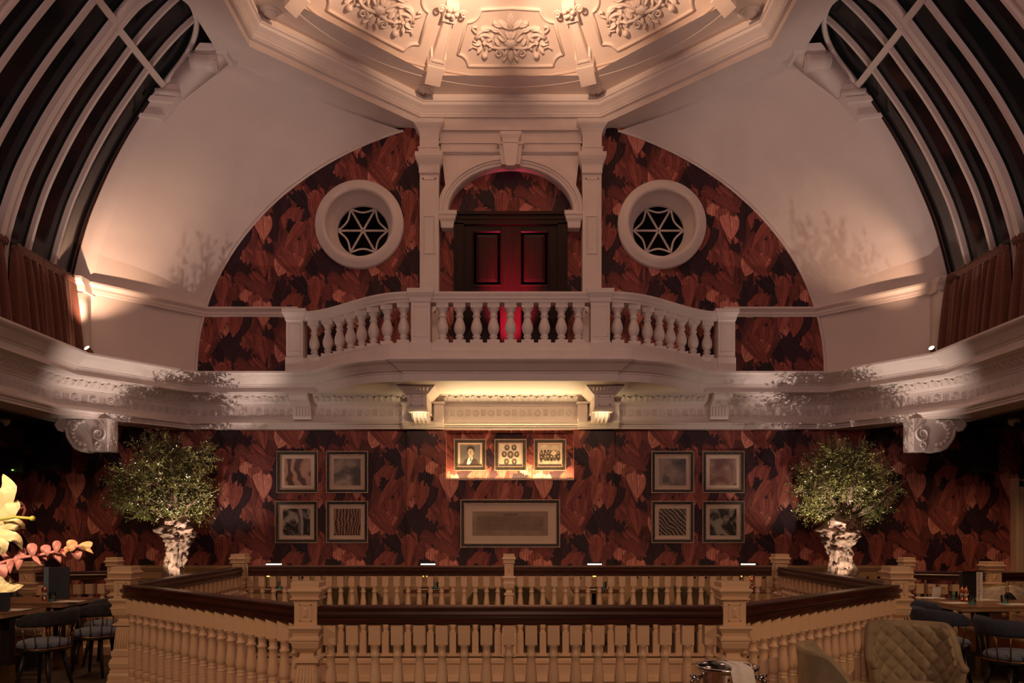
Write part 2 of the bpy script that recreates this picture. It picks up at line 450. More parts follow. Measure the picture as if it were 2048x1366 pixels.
S('floor', m, M['floor'])
m = MB().sweep([(-.06, -.001), (-.06, -.02), (.0, -.02), (.03, -.04), (.03, -.08), (0, -.1), (0, -.22), (.03, -.24), (.04, -.3), (0, -.33), (0, -1.6)],
               [hi[0], hi[1], hi[2], hi[3], hi[4], hi[5]][::-1], closed=True)
S('trim_1', m, M['cream'])
S('floor_lower', MB().bx(-6, 6, 2, 11, -4.1, -4), M['lowfloor'])

# ------------------------------------------------------------------ entablature
EP = [(-6.03, 1.5), (-6.03, 10.17), (-4.87, WY), (4.87, WY), (6.03, 10.17), (6.03, 1.5)]
low = [(-.35, 3.06), (-.3, 3.04), (.15, 3.04), (.15, 3.07), (.165, 3.075), (.165, 3.095), (.20, 3.11), (.205, 3.125), (.17, 3.145), (.15, 3.165), (.13, 3.17), (.12, 3.185),
       (.12, 3.385), (.135, 3.39), (.135, 3.405), (.16, 3.42), (.175, 3.44), (.19, 3.445), (.30, 3.515), (.32, 3.535), (.48, 3.535)]
m = MB().sweep(low, EP, endcap=False)
# leaf band relief + frieze rings
def along(path, step, off):
    out = []
    for i in range(len(path) - 1):
        a, b = Vector(path[i]), Vector(path[i + 1]); d = (b - a); L = d.length; d.normalize(); nn = Vector((d.y, -d.x))
        k = int(L / step); k = max(k, 1)
        for j in range(k):
            p = a + d * (L * (j + .5) / k) + nn * off; out.append((p, d, nn))
    return out
vis = [(-6.03, 5.5), (-6.03, 10.17), (-4.87, WY), (4.87, WY), (6.03, 10.17), (6.03, 5.5)]
for k, (p, d, nn) in enumerate(along(vis, .085, .19)):
    # little acanthus leaf, ridge between lower and upper edge of the sloping band
    def Q(s, t, o):  # s along, t 0..1 up slope, o out
        q = p + d * s + nn * (.0 + .11 * t + o * .6); return (q.x, q.y, 3.445 + .07 * t - o * .7)
    if k % 2: vs = [Q(-.035, 0, .0), Q(0, .15, .02), Q(.035, 0, .0), Q(.03, .8, .004), Q(0, 1, .022), Q(-.03, .8, .004)]
    else: vs = [Q(-.01, 0, .0), Q(0, .15, .02), Q(.01, 0, .0), Q(.04, .9, .004), Q(0, .7, .022), Q(-.04, .9, .004)]
    m.add(vs, [(0, 1, 4, 5), (1, 2, 3, 4)])
for k, (p, d, nn) in enumerate(along(vis, .115, .12)):
    def Q(s, z, o): q = p + d * s + nn * o; return Vector((q.x, q.y, z))
    zc = 3.285
    if k % 2 == 0:
        for R in (.046, .026):
            rr = []
            for o, dr in ((.001, .009), (.014, 0), (.001, -.009)):
                rr.append([Q((R + dr) * math.cos(2 * PI * j / 12), zc + (R + dr) * math.sin(2 * PI * j / 12), o) for j in range(12)])
            m.rings(rr, True, False)
    else:
        for s in (-.03, -.01, .01, .03):
            m.add([Q(s - .006, zc - .05, .0), Q(s + .006, zc - .05, 0), Q(s + .006, zc + .05, 0), Q(s - .006, zc + .05, 0), Q(s, zc - .045, .014), Q(s, zc + .045, .014)], [(0, 1, 4), (1, 2, 5, 4), (2, 3, 5), (3, 0, 4, 5)])
S('trim_2', m, M['trim'])
# corona following the bow of the balcony
cor = [(.25, 3.53), (.45, 3.53), (.45, 3.63), (.465, 3.635), (.465, 3.65), (.50, 3.66), (.53, 3.69), (.58, 3.735), (.63, 3.76), (.645, 3.775), (.65, 3.78), (.65, 3.806), (0, 3.806)]
OX0, OX1, FY = -2.82, -1.50, 10.93
og = [(lerp(OX0, OX1, t / 14), lerp(WY, FY, sstep(t / 14))) for t in range(15)]
bow = og + [(-x, y) for x, y in og[::-1]]
CP = EP[:3] + bow + EP[3:]
m = MB().sweep(cor, CP, endcap=False)
for i in range(len(bow) - 1):     # balcony floor and soffit
    a, b = bow[i], bow[i + 1]
    if abs(a[0] - b[0]) < 1e-6: continue
    for z, off in ((3.805, .6), (3.531, .44)):
        m.add([(a[0], a[1] - off, z), (b[0], b[1] - off, z), (b[0], WY, z), (a[0], WY, z)], [(0, 1, 2, 3)])
m.sweep([(p, z - .001) for p, z in cor], [(-.98, WY), (-.98, 10.87), (.98, 10.87), (.98, WY)], endcap=False)
m.add([(x, y, 3.5305) for x, y in ((-1.43, 10.42), (1.43, 10.42), (1.43, WY), (-1.43, WY))], [(0, 1, 2, 3)])
S('trim_3', m, M['trim'])

# modillions and big brackets under the balcony
def panel_relief(m, x0, x1, z0, z1, y, t=.012, w=.015, mi=0):
    """raised frame on a face looking to -y"""
    m.bx(x0, x1, y - t, y, z0, z0 + w, mi).bx(x0, x1, y - t, y, z1 - w, z1, mi).bx(x0, x0 + w, y - t, y, z0, z1, mi).bx(x1 - w, x1, y - t, y, z0, z1, mi)
for sx in (-1, 1):
    cx = sx * 3.10
    t = thing('fluted_bracket', ('left' if sx < 0 else 'right') + ' small fluted plaster bracket under the cornice beside the balcony', 'bracket', (cx, WY, 3.17))
    m = MB().prism([(WY, 3.17), (WY - .17, 3.175), (WY - .20, 3.22), (WY - .23, 3.36), (WY - .34, 3.42), (WY - .40, 3.44), (WY - .44, 3.5), (WY - .44, 3.53), (WY, 3.53)], cx - .135, cx + .135, 'x')
    m.build('body', M['trim'], t, True)
    for k in range(5):
        x = cx - .09 + k * .045
        MB().prism([(WY - .165, 3.2), (WY - .215, 3.225), (WY - .24, 3.35), (WY - .2, 3.37)], x - .012, x + .012, 'x').build('flute', M['trim'], t, True)
    b = thing('console_bracket', ('left' if sx < 0 else 'right') + ' large panelled plaster bracket holding up the balcony', 'bracket', (sx * 1.27, 11.4, 3.1))
    cx = sx * 1.30
    m = MB()
    m.prism([(WY - .1, 3.24), (10.85, 3.24), (10.83, 3.26), (10.83, 3.42), (WY - .1, 3.42)], cx - .135, cx + .135, 'x')
    m.bx(cx - .145, cx + .145, 10.80, 11.6, 3.205, 3.235)
    m.build('block', M['trim'], b, True)
    pm = MB(); panel_relief(pm, cx - .085, cx + .085, 3.265, 3.395, 10.83, .012, .014); pm.build('panel', M['trim'], b, True)
    m = MB()      # flared leaf capital
    rr = []
    for o, z in ((0, 3.41), (.03, 3.43), (.08, 3.48), (.12, 3.515), (.125, 3.53)):
        rr.append([Vector(q) for q in ((cx - .135 - o, WY - .1, z), (cx - .135 - o, 10.83 - o, z), (cx + .135 + o, 10.83 - o, z), (cx + .135 + o, WY - .1, z))])
    m.rings(rr, True, False, 0, False)
    for k in range(7):
        x = cx - .15 + k * .05
        m.add([(x - .02, 10.80, 3.44), (x, 10.77, 3.455), (x + .02, 10.80, 3.44), (x + .02, 10.73, 3.50), (x, 10.71, 3.49), (x - .02, 10.73, 3.50)], [(0, 1, 4, 5), (1, 2, 3, 4)])
    m.build('leaf_capital', M['trim'], b, True)
    m = MB()      # fluted scroll console
    prof = [(11.62, 3.10), (11.36, 3.10), (11.28, 3.115), (11.22, 3.15), (11.17, 3.21), (11.17, 3.24), (11.62, 3.24)]
    m.prism(prof, cx - .12, cx + .12, 'x')
    for k in range(4):
        x = cx - .09 + k * .06
        m.tube([(x, 11.36, 3.10), (x, 11.28, 3.115), (x, 11.22, 3.15), (x, 11.165, 3.21)], .018, 6)
    m.build('fluted_scroll', M['trim'], b, True)
    m = MB()
    m.sweep([(.15, 3.035), (.24, 3.035), (.25, 3.06), (.27, 3.075), (.30, 3.10), (.33, 3.115), (.33, 3.135), (.1, 3.14)], [(cx - .30, WY), (cx + .30, WY)])
    m.build('ledge', M['trim'], b, True)
    for q in (-.235, .235):
        m = MB(); m.bx(cx + q - .07, cx + q + .07, 11.55, 11.72, 3.14, 3.40); m.bx(cx + q - .09, cx + q + .09, 11.52, 11.72, 3.40, 3.43)
        m.build('side_pilaster', M['trim'], b, True)

# corbels at the ends of the back wall
def spiral(cx, cz, r0, r1, turns, a0, n=28):
    return [(cx + lerp(r0, r1, i / n) * math.cos(a0 + turns * 2 * PI * i / n), cz + lerp(r0, r1, i / n) * math.sin(a0 + turns * 2 * PI * i / n)) for i in range(n + 1)]
for sx in (-1, 1):
    t = thing('scroll_corbel', ('left' if sx < 0 else 'right') + ' ornate plaster scroll corbel under the corner of the cornice', 'corbel', (sx * 5.7, 10.7, 2.62))
    # profile in x-z, projecting towards the aisle
    def pr(l): return [(sx * (x - .29), 3.05 - (3.06 - z) * 1.12) for x, z in l]
    prof = [(5.74, 3.06), (6.36, 3.06), (6.42, 3.03), (6.44, 2.98), (6.40, 2.93), (6.34, 2.92), (6.31, 2.94), (6.29, 2.90), (6.28, 2.84), (6.24, 2.78), (6.18, 2.71), (6.10, 2.68), (6.02, 2.69), (5.99, 2.665), (5.74, 2.665)]
    m = MB().prism(pr(prof), 10.55, 10.84, 'y')
    m.build('body', M['trim'], t, True)
    m = MB()
    for q in range(5):
        y0 = 10.57 + q * .06
        m.tube([(x, y0, z) for x, z in pr(prof[1:13])], .03, 6)
    m.build('rolls', M['trim'], t, True)
    m = MB()
    for (cx, cz, r0, r1, tu, a0) in ((5.86, 2.87, .10, .02, 1.6, PI / 2), (5.86, 2.74, .05, .012, 1.3, -PI / 2), (6.2, 2.97, .07, .015, 1.4, 0)):
        m.tube([(x, 10.55, z) for x, z in pr(spiral(cx, cz, r0, r1, tu, a0))], [lerp(.02, .008, i / 28) for i in range(29)], 6)
    for a in range(9):
        an = -PI / 2 + a * .38; x, z = 6.05 + .16 * math.cos(an), 2.88 + .14 * math.sin(an)
        q = pr([(x, z)])[0]; m.ball((q[0], 10.555, q[1]), .035, 0, 8, (1, 1, .7))
    m.build('acanthus_relief', M['trim'], t, True)

# ------------------------------------------------------------------ pendentives, arch strips, windows
def catm(pts, n):
    out = []
    for i in range(len(pts) - 1):
        p0 = pts[max(i - 1, 0)]; p1 = pts[i]; p2 = pts[i + 1]; p3 = pts[min(i + 2, len(pts) - 1)]
        for k in range(n):
            t = k / n
            out.append(.5 * ((2 * p1) + (p2 - p0) * t + (2 * p0 - 5 * p1 + 4 * p2 - p3) * t * t + (3 * p1 - p0 - 3 * p2 + p3) * t ** 3))
    out.append(pts[-1]); return out
def lean(py): return 10.60 - .60 * max(0, min(1, (567 - py) / 460))
def L3(px, py, dy=0): d = lean(py) + dy; return P(px, py, d)
Cpx = [(154, 567), (159, 541), (170, 497), (188, 438), (212, 380), (232, 337), (257, 290), (281, 250), (307.5, 210), (335, 170), (368, 129), (400, 95), (432, 66)]
Bpx = [(193, 567), (205, 497), (249, 380), (275, 325), (319, 255), (365, 195), (410, 150), (456, 108)]
Cc = [L3(*p) for p in Cpx]; Cc = [Vector((Cc[0].x - .03, 10.6, 3.7)), Vector((Cc[0].x - .02, 10.6, 4.3))] + Cc
Bc = [L3(*p, .04) for p in Bpx]; Bc = [Vector((Bc[0].x - .03, 10.64, 3.7)), Vector((Bc[0].x - .03, 10.64, 4.3))] + Bc
for l in (Cc, Bc):
    for v in l: v.x -= CAM[0]
def resample(pts, n):
    pts = catm(pts, 8); d = [0]
    for i in range(1, len(pts)): d.append(d[-1] + (pts[i] - pts[i - 1]).length)
    out = []; j = 0
    for i in range(n + 1):
        s = d[-1] * i / n
        while j < len(d) - 2 and d[j + 1] < s: j += 1
        t = (s - d[j]) / max(1e-9, d[j + 1] - d[j]); out.append(pts[j].lerp(pts[j + 1], t))
    return out
NC = 48
CR = resample(Cc, NC); BRr = resample(Bc, NC)
def zat(curve, z):
    for i in range(len(curve) - 1):
        if curve[i].z <= z <= curve[i + 1].z:
            t = (z - curve[i].z) / max(1e-9, curve[i + 1].z - curve[i].z); return curve[i].lerp(curve[i + 1], t)
    return curve[-1].copy() if z > curve[-1].z else curve[0].copy()
AZ0, AA, AB = 3.934, 4.74, 3.853
def arcA(f):
    # f 0..1 : straight foot then ellipse to x=-1.83
    if f < .06: return Vector((-AA, WY, lerp(3.6, AZ0, f / .06)))
    t = (f - .06) / .94; amax = math.acos(1.62 / AA)
    a = amax * t; return Vector((-AA * math.cos(a), WY, AZ0 + AB * math.sin(a)))
def mir(v, sx): return Vector((v.x * (-sx), v.y, v.z))
for sx, nm in ((-1, 'wall_arch_left'), (1, 'wall_arch_right')):
    def pend(u, v, side=sx):
        a = arcA(u)
        zb = lerp(3.7, 7.62, (a.z - 3.6) / (arcA(1).z - 3.6)); b = zat(BRr, zb)
        if a.z < 5.0: b = zat(BRr, a.z + .02)
        elif a.z < 5.6:
            w = (a.z - 5.0) / .6; b = zat(BRr, lerp(a.z + .02, zb, sstep(w)))
        p = a.lerp(b, v); n = Vector((-(b.y - a.y), (b.x - a.x), 0)); 
        bul = math.sin(PI * v) * .10 * sstep((a.z - 4.2) / 2)
        if n.length > 0: n.normalize()
        p += Vector((-abs(n.x), abs(n.y), 0)) * bul
        return mir(p, side)
    m = MB().grid(pend, 60, 14)
    def sof(v, side=sx, dz=0): p = Vector((-1.72, WY + .12, 7.64 + dz)).lerp(Vector((-3.72, 9.92, 7.64 + dz)), v); return mir(p, side)
    m.grid(lambda u, v, side=sx: pend(1, v).lerp(sof(v, side), u), 1, 14)
    # raised rim at wall arch
    for dd, oo in ((.0, .0),):
        pts = [mir(arcA(i / 60) + Vector((0, -.02, 0)), sx) for i in range(61)]
        m.tube(pts, .02, 6); pts = [mir(Vector((p.x * 1.0, WY, p.z)) * 1, -1) for p in pts]
    # reveal strip between B and C
    def strip(u, v, side=sx):
        z = lerp(3.7, 7.66, u); b = zat(BRr, z); c = zat(CR, z + v * .0)
        p = b.lerp(c, v); p.y += -.06 * (1 if v > 0 else 0); return mir(p, side)
    m.grid(strip, 50, 3)
    m.grid(lambda u, v, side=sx: mir(zat(CR, lerp(3.7, 7.66, u)) + Vector((-.12 * v, -.06 + .10 * v, 0)), side), 50, 1)
    # string course
    def course(path, prof):
        mm = MB(); mm.sweep(prof, path); return mm
    bp, cp = zat(BRr, 4.82), zat(CR, 4.82)
    ap = Vector((-math.sqrt(1 - ((4.85 - AZ0) / AB) ** 2) * AA, WY, 4.85))
    path = [(cp.x - .05, cp.y - .05), (bp.x, bp.y - .05), (ap.x, ap.y), (-3.2, WY)]
    prof = [(0, 4.74), (.015, 4.75), (.02, 4.78), (.03, 4.785), (.03, 4.82), (.07, 4.85), (.08, 4.86), (.08, 4.885), (0, 4.895)]
    if sx > 0: path = [(-x, y) for x, y in path[::-1]]
    m.sweep(prof, path)
    o = S(nm, m, M['plaster']); o['label'] = 'curved white plaster pendentive beside the lunette'
# glazing: barrel vault extruded towards the camera along -y
def cz(z): return zat(CRX, z)
CX2 = [Vector((v.x - .05, v.y, v.z)) for v in CR]
CX2 += [CX2[-1] + Vector((.22, -.03, .17)), CX2[-1] + Vector((.55, -.05, .36)), CX2[-1] + Vector((1.0, -.05, .5))]
CRX = resample(CX2, 70)
def arcpt(t): 
    i = max(0, min(1, t)) * 70; k = min(69, int(i)); return CRX[k].lerp(CRX[k + 1], i - k)
def tz(z):
    for i in range(70):
        if CRX[i + 1].z >= z: return (i + (z - CRX[i].z) / max(1e-9, CRX[i + 1].z - CRX[i].z)) / 70
    return 1
def arcn(t):
    a, b = arcpt(t - .01), arcpt(t + .01); d = (b - a); n = Vector((d.z, 0, -d.x)).normalized(); return n   # towards the room
T0 = tz(4.0)
TB = tz(L3(334, 170).z)
for sx, nm, wn in ((-1, 'window_1', 'left'), (1, 'window_2', 'right')):
    def G(t, dy, off=0.0, side=sx):
        p = arcpt(t) + arcn(t) * off; p.y -= dy * (1.03 - .21 * sstep((p.z - 4.6) / 3.2)); return mir(p, side)
    t = thing(nm, wn + ' curved glazed vault of dark night panes with white ribs', 'window', (0, 0, 0)); t['kind'] = 'structure'
    m = MB().grid(lambda u, v: G(lerp(T0, 1, u), lerp(.02, 6.2, v), -.02), 50, 12)
    if sx < 0: m.f = [f[::-1] for f in m.f]
    m.build('pane', M['pane'], t)
    def rib(dy, w, h, t0=T0, t1=1.0, nm2='rib', off=0.0):
        m = MB(); R = []
        for i in range(91):
            tt = lerp(t0, t1, i / 90)
            R.append([G(tt, dy - w / 2, off), G(tt, dy - w / 2, off + h), G(tt, dy + w / 2, off + h), G(tt, dy + w / 2, off)])
        m.rings(R, True, True, 0, False)
        return m
    for k, dy in enumerate((.02, .5, 1.01, 2.0, 2.5, 3.4, 3.9, 4.4, 4.9)):
        if k == 0: rib(dy, .05, .03).build('edge_rib', M['wood'], t)
        else: rib(dy, .045, .06).build('rib', M['trim'], t)
    for dy in (1.50, 2.95, 5.4):
        m = rib(dy, .17, .05); m2 = rib(dy - .07, .035, .085); m.add(m2.v, m2.f); m2 = rib(dy + .07, .035, .085); m.add(m2.v, m2.f)
        m.build('main_rib', M['trim'], t)
    for y0, y1, zz in ((.0, 1.45, TB), (1.55, 2.9, TB + .004), (3.0, 5.4, TB)):
        m = MB(); m.rings([[G(zz - .006, y0, 0), G(zz - .006, y0, .085), G(zz + .006, y0, .085), G(zz + .006, y0, 0)], [G(zz - .006, y1, 0), G(zz - .006, y1, .085), G(zz + .006, y1, .085), G(zz + .006, y1, 0)]], True, True, 0, False)
        m.build('transom', M['trim'], t)
    for y0, y1 in ((.06, 1.42), (1.58, 2.88), (3.02, 5.3)):
        yc, hw = (y0 + y1) / 2, (y1 - y0) / 2; pts = []
        sp = tz(zat(CR, 7.42).z); ap = tz(CR[-1].z - .02)
        for i in range(25):
            a = PI * i / 24; pts.append(G(sp + (ap - sp) * math.sin(a) ** .8, yc - hw * math.cos(a), .05))
        pts = [G(TB, y0, .05), G((TB + sp) / 2, y0, .05)] + pts + [G((TB + sp) / 2, y1, .05), G(TB, y1, .05)]
        MB().tube(pts, .035, 6).build('arched_head', M['trim'], t)
    m = MB().grid(lambda u, v: G(lerp(T0, 1, u), -.12 + .13 * v, .02 - .02 * v), 50, 1); m.build('dark_jamb', M['wood'], t)
    # brick wall of the neighbouring house in the night
    bw = MB().bx(sx * 8.4, sx * 8.5, 6.8, 10.4, 3.3, 6.0)
    o = S('wall_outside_' + wn, bw, M['brick']); o['label'] = 'dim brick wall outside the glass'
    # curtains
    for k, (ya, yb) in enumerate(((.10, 1.42), (1.58, 2.9), (3.0, 5.3))):
        zt = 4.84
        cu = thing('velvet_curtain', 'rust velvet cafe curtain at the foot of the %s glazing, %s' % (wn, ('nearest the back wall', 'nearer the camera', 'beyond the frame edge')[k]), 'curtain',
                   (0, 0, 0), 0, 'rust velvet cafe curtains')
        x0 = 5.80
        def cf(u, v):
            y = 10.55 - lerp(ya, yb, u); ph = u * (yb - ya) / .16 * 2 * PI
            amp = .018 + .07 * v ** .5
            x = x0 + amp * math.sin(ph) + .4 * amp * math.sin(ph * 2.3 + 1) - .05 * v
            z = lerp(zt, 3.80, v) - .02 * math.sin(u * 7)
            return (sx * x, y, z)
        m = MB().grid(cf, 220, 14)
        cb = m.build('cloth', M['curtain'], cu)
        m = MB()
        n = int((yb - ya) / .035)
        for i in range(n):
            y = 10.55 - lerp(ya, yb, (i + .5) / n)
            m.tube([(sx * (x0 - .035), y, zt + .06 + .01 * math.sin(i * 2.2)), (sx * (x0 - .045), y, zt + .02), (sx * (x0 - .03), y, zt - .03)], [.010, .016, .010], 6)
        m.tube([(sx * x0, 10.55 - ya, zt + .015), (sx * x0, 10.55 - yb, zt + .015)], .03, 8)
        m.build('gathered_heading', M['curtain'], cu)

# pilaster consoles and scroll brackets on the arch strips
for sx, wn in ((-1, 'left'), (1, 'right')):
    t = thing('curved_console', wn + ' curved white console below the spring of the window arch', 'bracket', (sx * 5.7, 10.6, 3.81))
    bxm = zat(BRr, 4.5).x; cxm = zat(CR, 4.5).x
    R = []
    for z, o in ((3.81, .20), (3.86, .21), (3.95, .15), (4.05, .13), (4.2, .15), (4.35, .20), (4.5, .23), (4.62, .22), (4.70, .17), (4.72, .17)):
        R.append([mir(Vector((x, y, z)), sx) for x, y in ((cxm + .0, 10.6), (cxm + .0, 10.55 - o), (bxm - .02, 10.58 - o), (bxm - .02, 10.7))])
    MB().rings(R, True, True, 0, True).build('shaft', M['trim'], t, True)
    m = MB(); rr = []
    for z, o in ((4.72, .18), (4.74, .20), (4.80, .21), (4.83, .26), (4.87, .29), (4.90, .29)):
        rr.append([mir(Vector(q), sx) for q in ((cxm - .03, 10.6, z), (cxm - .03, 10.56 - o, z), (bxm + .02, 10.6 - o, z), (bxm + .02, 10.75, z))])
    m.rings(rr, True, True, 0, False); m.build('cap', M['trim'], t, True)
    # spotlight
    lt = thing('spotlight', wn + ' small adjustable spotlight standing on the cornice by the window', 'spotlight', (sx * 5.50, 10.18, 3.806))
    MB().lathe([(.03, 0), (.03, .012), (.008, .014), (.008, .05)], (0, 0, 0), 10).build('base', M['bronze'], lt)
    hd = MB().lathe([(.015, -.07), (.03, -.06), (.034, .0), (.038, .03), (.034, .032)], (0, 0, 0), 14).build('head', M['bronze'], lt)
    ln = MB().lathe([(.031, .028), (.033, .033), (.001, .034)], (0, 0, 0), 14).build('lens', M['bulb'], hd)
    hd.location = (0, 0, .085); hd.rotation_euler = (math.radians(52), 0, math.radians(-20 if sx < 0 else -55))
    # upper scroll bracket and moulded block on the arch
    s = thing('scroll_bracket', wn + ' plaster scroll bracket high on the arch beside the dome ring', 'bracket', (sx * 4.1, 10.0, 7.2))
    def E(z, k, y): # k 0..1 between C and B
        b, c = zat(BRr, z), zat(CR, z); p = c.lerp(b, k); p.y -= y; return mir(p, sx)
    R = []
    N = 18
    for i in range(N + 1):
        z = lerp(7.16, 7.60, i / N)
        o = .04 + .12 * sstep((z - 7.2) / .3)
        k0 = .42 * sstep((z - 7.16) / .36); k1 = 1.12 + .16 * sstep((z - 7.16) / .36)
        R.append([E(z, k0, .02), E(z, k0, o), E(z, k1, o), E(z, k1, -.05)])
    MB().rings(R, True, True, 0, True).build('tapering_body', M['trim'], s, True)
    top0, top1 = E(7.50, .50, .12), E(7.50, 1.30, .12)
    ax = (top1 - top0)
    MB().tube([top0, top0.lerp(top1, .3), top0.lerp(top1, .7), top1], [.115, .10, .10, .115], 16).build('volute_roll', M['trim'], s, True)
    e1 = Vector((0, 0, 1)); d = ax.normalized(); e2 = d.cross(e1).normalized(); e1 = e2.cross(d)
    for cc, dd in ((top0, -.01), (top1, .01)):
        m = MB().tube([cc + d * dd + e1 * (z2) + e2 * x2 for x2, z2 in spiral(0, 0, .11, .015, 2.2, 0)], .010, 5)
        m.build('spiral', M['trim'], s, True)
    m = MB(); R = []
    for z, o in ((7.58, .15), (7.60, .20), (7.66, .22)): R.append([E(z, .40, -.02), E(z, .40, o), E(z, 1.4, o), E(z, 1.4, -.1)])
    m.rings(R, True, True, 0, False); m.build('abacus', M['trim'], s, True)
    m = MB()
    for za, zb2, o in ((7.06, 7.11, .12), (7.11, 7.15, .10), (6.92, 7.06, .06), (6.88, 6.92, .10)):
        m.rings([[E(za, -.02, .0), E(za, -.02, o), E(za, 1.1, o), E(za, 1.1, -.1)], [E(zb2, -.02, .0), E(zb2, -.02, o), E(zb2, 1.1, o), E(zb2, 1.1, -.1)]], True, True, 0, False)
    m.tube([E(7.17, -.02, .08), E(7.17, 1.05, .08)], .045, 10)
    m.build('moulded_block', M['trim'], s, True)

# ------------------------------------------------------------------ ring cornice, flat ring, dome
DC = (0.0, 8.4)
def octv(a): return [(DC[0] + a / math.cos(PI / 8) * math.sin(PI / 8 + k * PI / 4), DC[1] + a / math.cos(PI / 8) * math.cos(PI / 8 + k * PI / 4)) for k in range(8)]
octp = octv(3.26)     # clockwise seen from above: right normal points inwards
prof = [(-.46, 7.75), (-.46, 7.615), (-.44, 7.605), (-.15, 7.60), (-.15, 7.585), (0, 7.58), (0, 7.67), (.05, 7.675), (.05, 7.70), (.06, 7.705), (.065, 7.725), (.10, 7.77), (.145, 7.805), (.155, 7.83), (.155, 7.84), (.175, 7.845), (.175, 7.895), (.14, 7.90), (.13, 7.97), (.6, 7.972)]
m = MB().sweep(prof, octp, closed=True)
S('trim_4', m, M['trim'])
def revolve(prof, seg=96):
    return MB().rings([[Vector((DC[0] + r * math.sin(2 * PI * j / seg), DC[1] + r * math.cos(2 * PI * j / seg), z)) for j in range(seg)] for r, z in prof], True, False, 0, True)
def zd(r): return 8.07 + .75 * (1 - (r / 2.83) ** 2)
m = MB()
flat = revolve([(3.35, 7.965), (2.95, 7.965)]); m.add(flat.v, flat.f)
band = revolve([(2.95, 7.965), (2.93, 7.985), (2.865, 8.045)]); m.add(band.v, band.f)
band = revolve([(2.865, 8.045), (2.84, 8.04), (2.82, 8.055), (2.83, 8.07)]); m.add(band.v, band.f)
dm = revolve([(2.83 * (1 - i / 30) + .02, zd(2.83 * (1 - i / 30))) for i in range(31)]); m.add(dm.v, dm.f, 0, True)
S('ceiling', m, M['dome'])
def D(a, s, r, off=0.0):
    """a: angle of sector axis from the back, s: sideways metres, r: radius, off: downwards"""
    x = r * math.sin(a) + s * math.cos(a); y = r * math.cos(a) - s * math.sin(a)
    rr = math.hypot(x, y); return Vector((DC[0] + x, DC[1] + y, zd(rr) - off))
rel = MB()
def O(cx, cy, off=0.02): 
    return ((cx - 960) * .001045, 1.97 + (cy / 6.827 - 19) * .00616, off)
def relief_panel(a, label):
    t = thing('ceiling_panel', label, 'moulding', D(a, 0, 2.3), 0, 'moulded panels round the dome')
    # sunk moulded border
    def arc(cx, cr, R, a0, a1, n=8): return [(cx + R * math.cos(lerp(a0, a1, i / n)), cr + R * math.sin(lerp(a0, a1, i / n))) for i in range(n + 1)]
    half = [(0, 1.955), (.36, 1.965)] + arc(.56, 1.94, .17, PI * .95, PI * .45, 7) + [(.62, 2.2), (.735, 2.50)] + arc(.77, 2.67, .17, -PI * .57, -PI * 1.0, 7)[0:] + [(.58, 2.675), (.3, 2.70), (0, 2.705)]
    full = half + [(-x, r) for x, r in half[::-1]][1:-1]
    MB().tube([D(a, s_, r_, .0) for s_, r_ in full], .022, 6, closed=True).build('border_moulding', M['dome'], t, True)
    m = MB()
    def T(pts, r0, r1, off=.02, seg=7):
        n = len(pts); m.tube([D(a, *O(x, y, off)) for x, y in pts], [lerp(r0, r1, i / (n - 1)) for i in range(n)], seg)
    def leaf(x, y, ang, L, W, lobes=5):
        """lobed acanthus leaf in crop px; ang measured from +x clockwise down"""
        c, s_ = math.cos(ang), math.sin(ang); out = []; n = lobes * 4
        for i in range(n + 1):
            q = i / n; w = W * math.sin(PI * min(1, q * .93 + .07)) ** .7 * (.72 + .42 * abs(math.sin(q * lobes * PI)))
            out.append((q * L, w))
        mid = [D(a, *O(x + c * l, y + s_ * l, .035 + .02 * math.sin(PI * l / L))) for l, w in out]
        up = [D(a, *O(x + c * l - s_ * w, y + s_ * l + c * w, -.002)) for l, w in out]
        dn = [D(a, *O(x + c * l + s_ * w, y + s_ * l - c * w, -.002)) for l, w in out]
        hu = [D(a, *O(x + c * l - s_ * w * .6, y + s_ * l + c * w * .6, .03)) for l, w in out]
        hd = [D(a, *O(x + c * l + s_ * w * .6, y + s_ * l - c * w * .6, .03)) for l, w in out]
        m.rings([up, hu, mid, hd, dn], False, False, 0, False)
    for sg in (-1, 1):
        X = lambda x: 960 + sg * x
        def sp(cx, cy, r0, r1, tu, a0, n=26): return [(X(x), y) for x, y in spiral(cx, cy, r0, r1, tu, a0, n)]
        T([(X(30), 640), (X(70), 520), (X(170), 400), (X(290), 370), (X(400), 420), (X(460), 520)], .018, .03)
        T([(X(460), 520)] + sp(345, 590, 135, 110, -.62, -.3, 18), .03, .018)
        T([(X(30), 650), (X(150), 670), (X(260), 640), (X(300), 600), (X(345), 585)], .03, .014)
        T([(X(345), 585), (X(345), 680)], .012, .012)
        m.ball(D(a, *O(X(345), 575, .03)), .03); m.ball(D(a, *O(X(345), 760, .02)), .045)
        T([(X(440), 440), (X(470), 400), (X(490), 370), (X(480), 335), (X(450), 335), (X(445), 365)], .018, .02)
        T([(X(440), 650), (X(500), 620), (X(550), 660)], .016, .008)
        T([(X(50), 690), (X(70), 760)] + sp(150, 745, 62, 10, 1.5, PI * .85), .022, .008)
        T([(X(10), 400), (X(90), 360), (X(180), 320), (X(225), 290)], .01, .03)
        for (x, y, an, L, W) in ((40, 380, -.75, 150, 34), (110, 350, -.35, 130, 26), (300, 560, -2.3, 120, 36), (360, 540, -1.2, 120, 34), (390, 590, -.2, 110, 32), (375, 640, .8, 100, 30), (290, 600, 2.6, 90, 28),
                                  (150, 420, -.4, 120, 30), (260, 390, -.15, 130, 28), (380, 430, .6, 110, 26), (70, 560, -.6, 110, 30), (150, 620, -.9, 90, 26), (50, 770, .9, 90, 28), (20, 520, -1.0, 90, 24)):
            leaf(X(x), y, an if sg > 0 else PI - an, L, W)
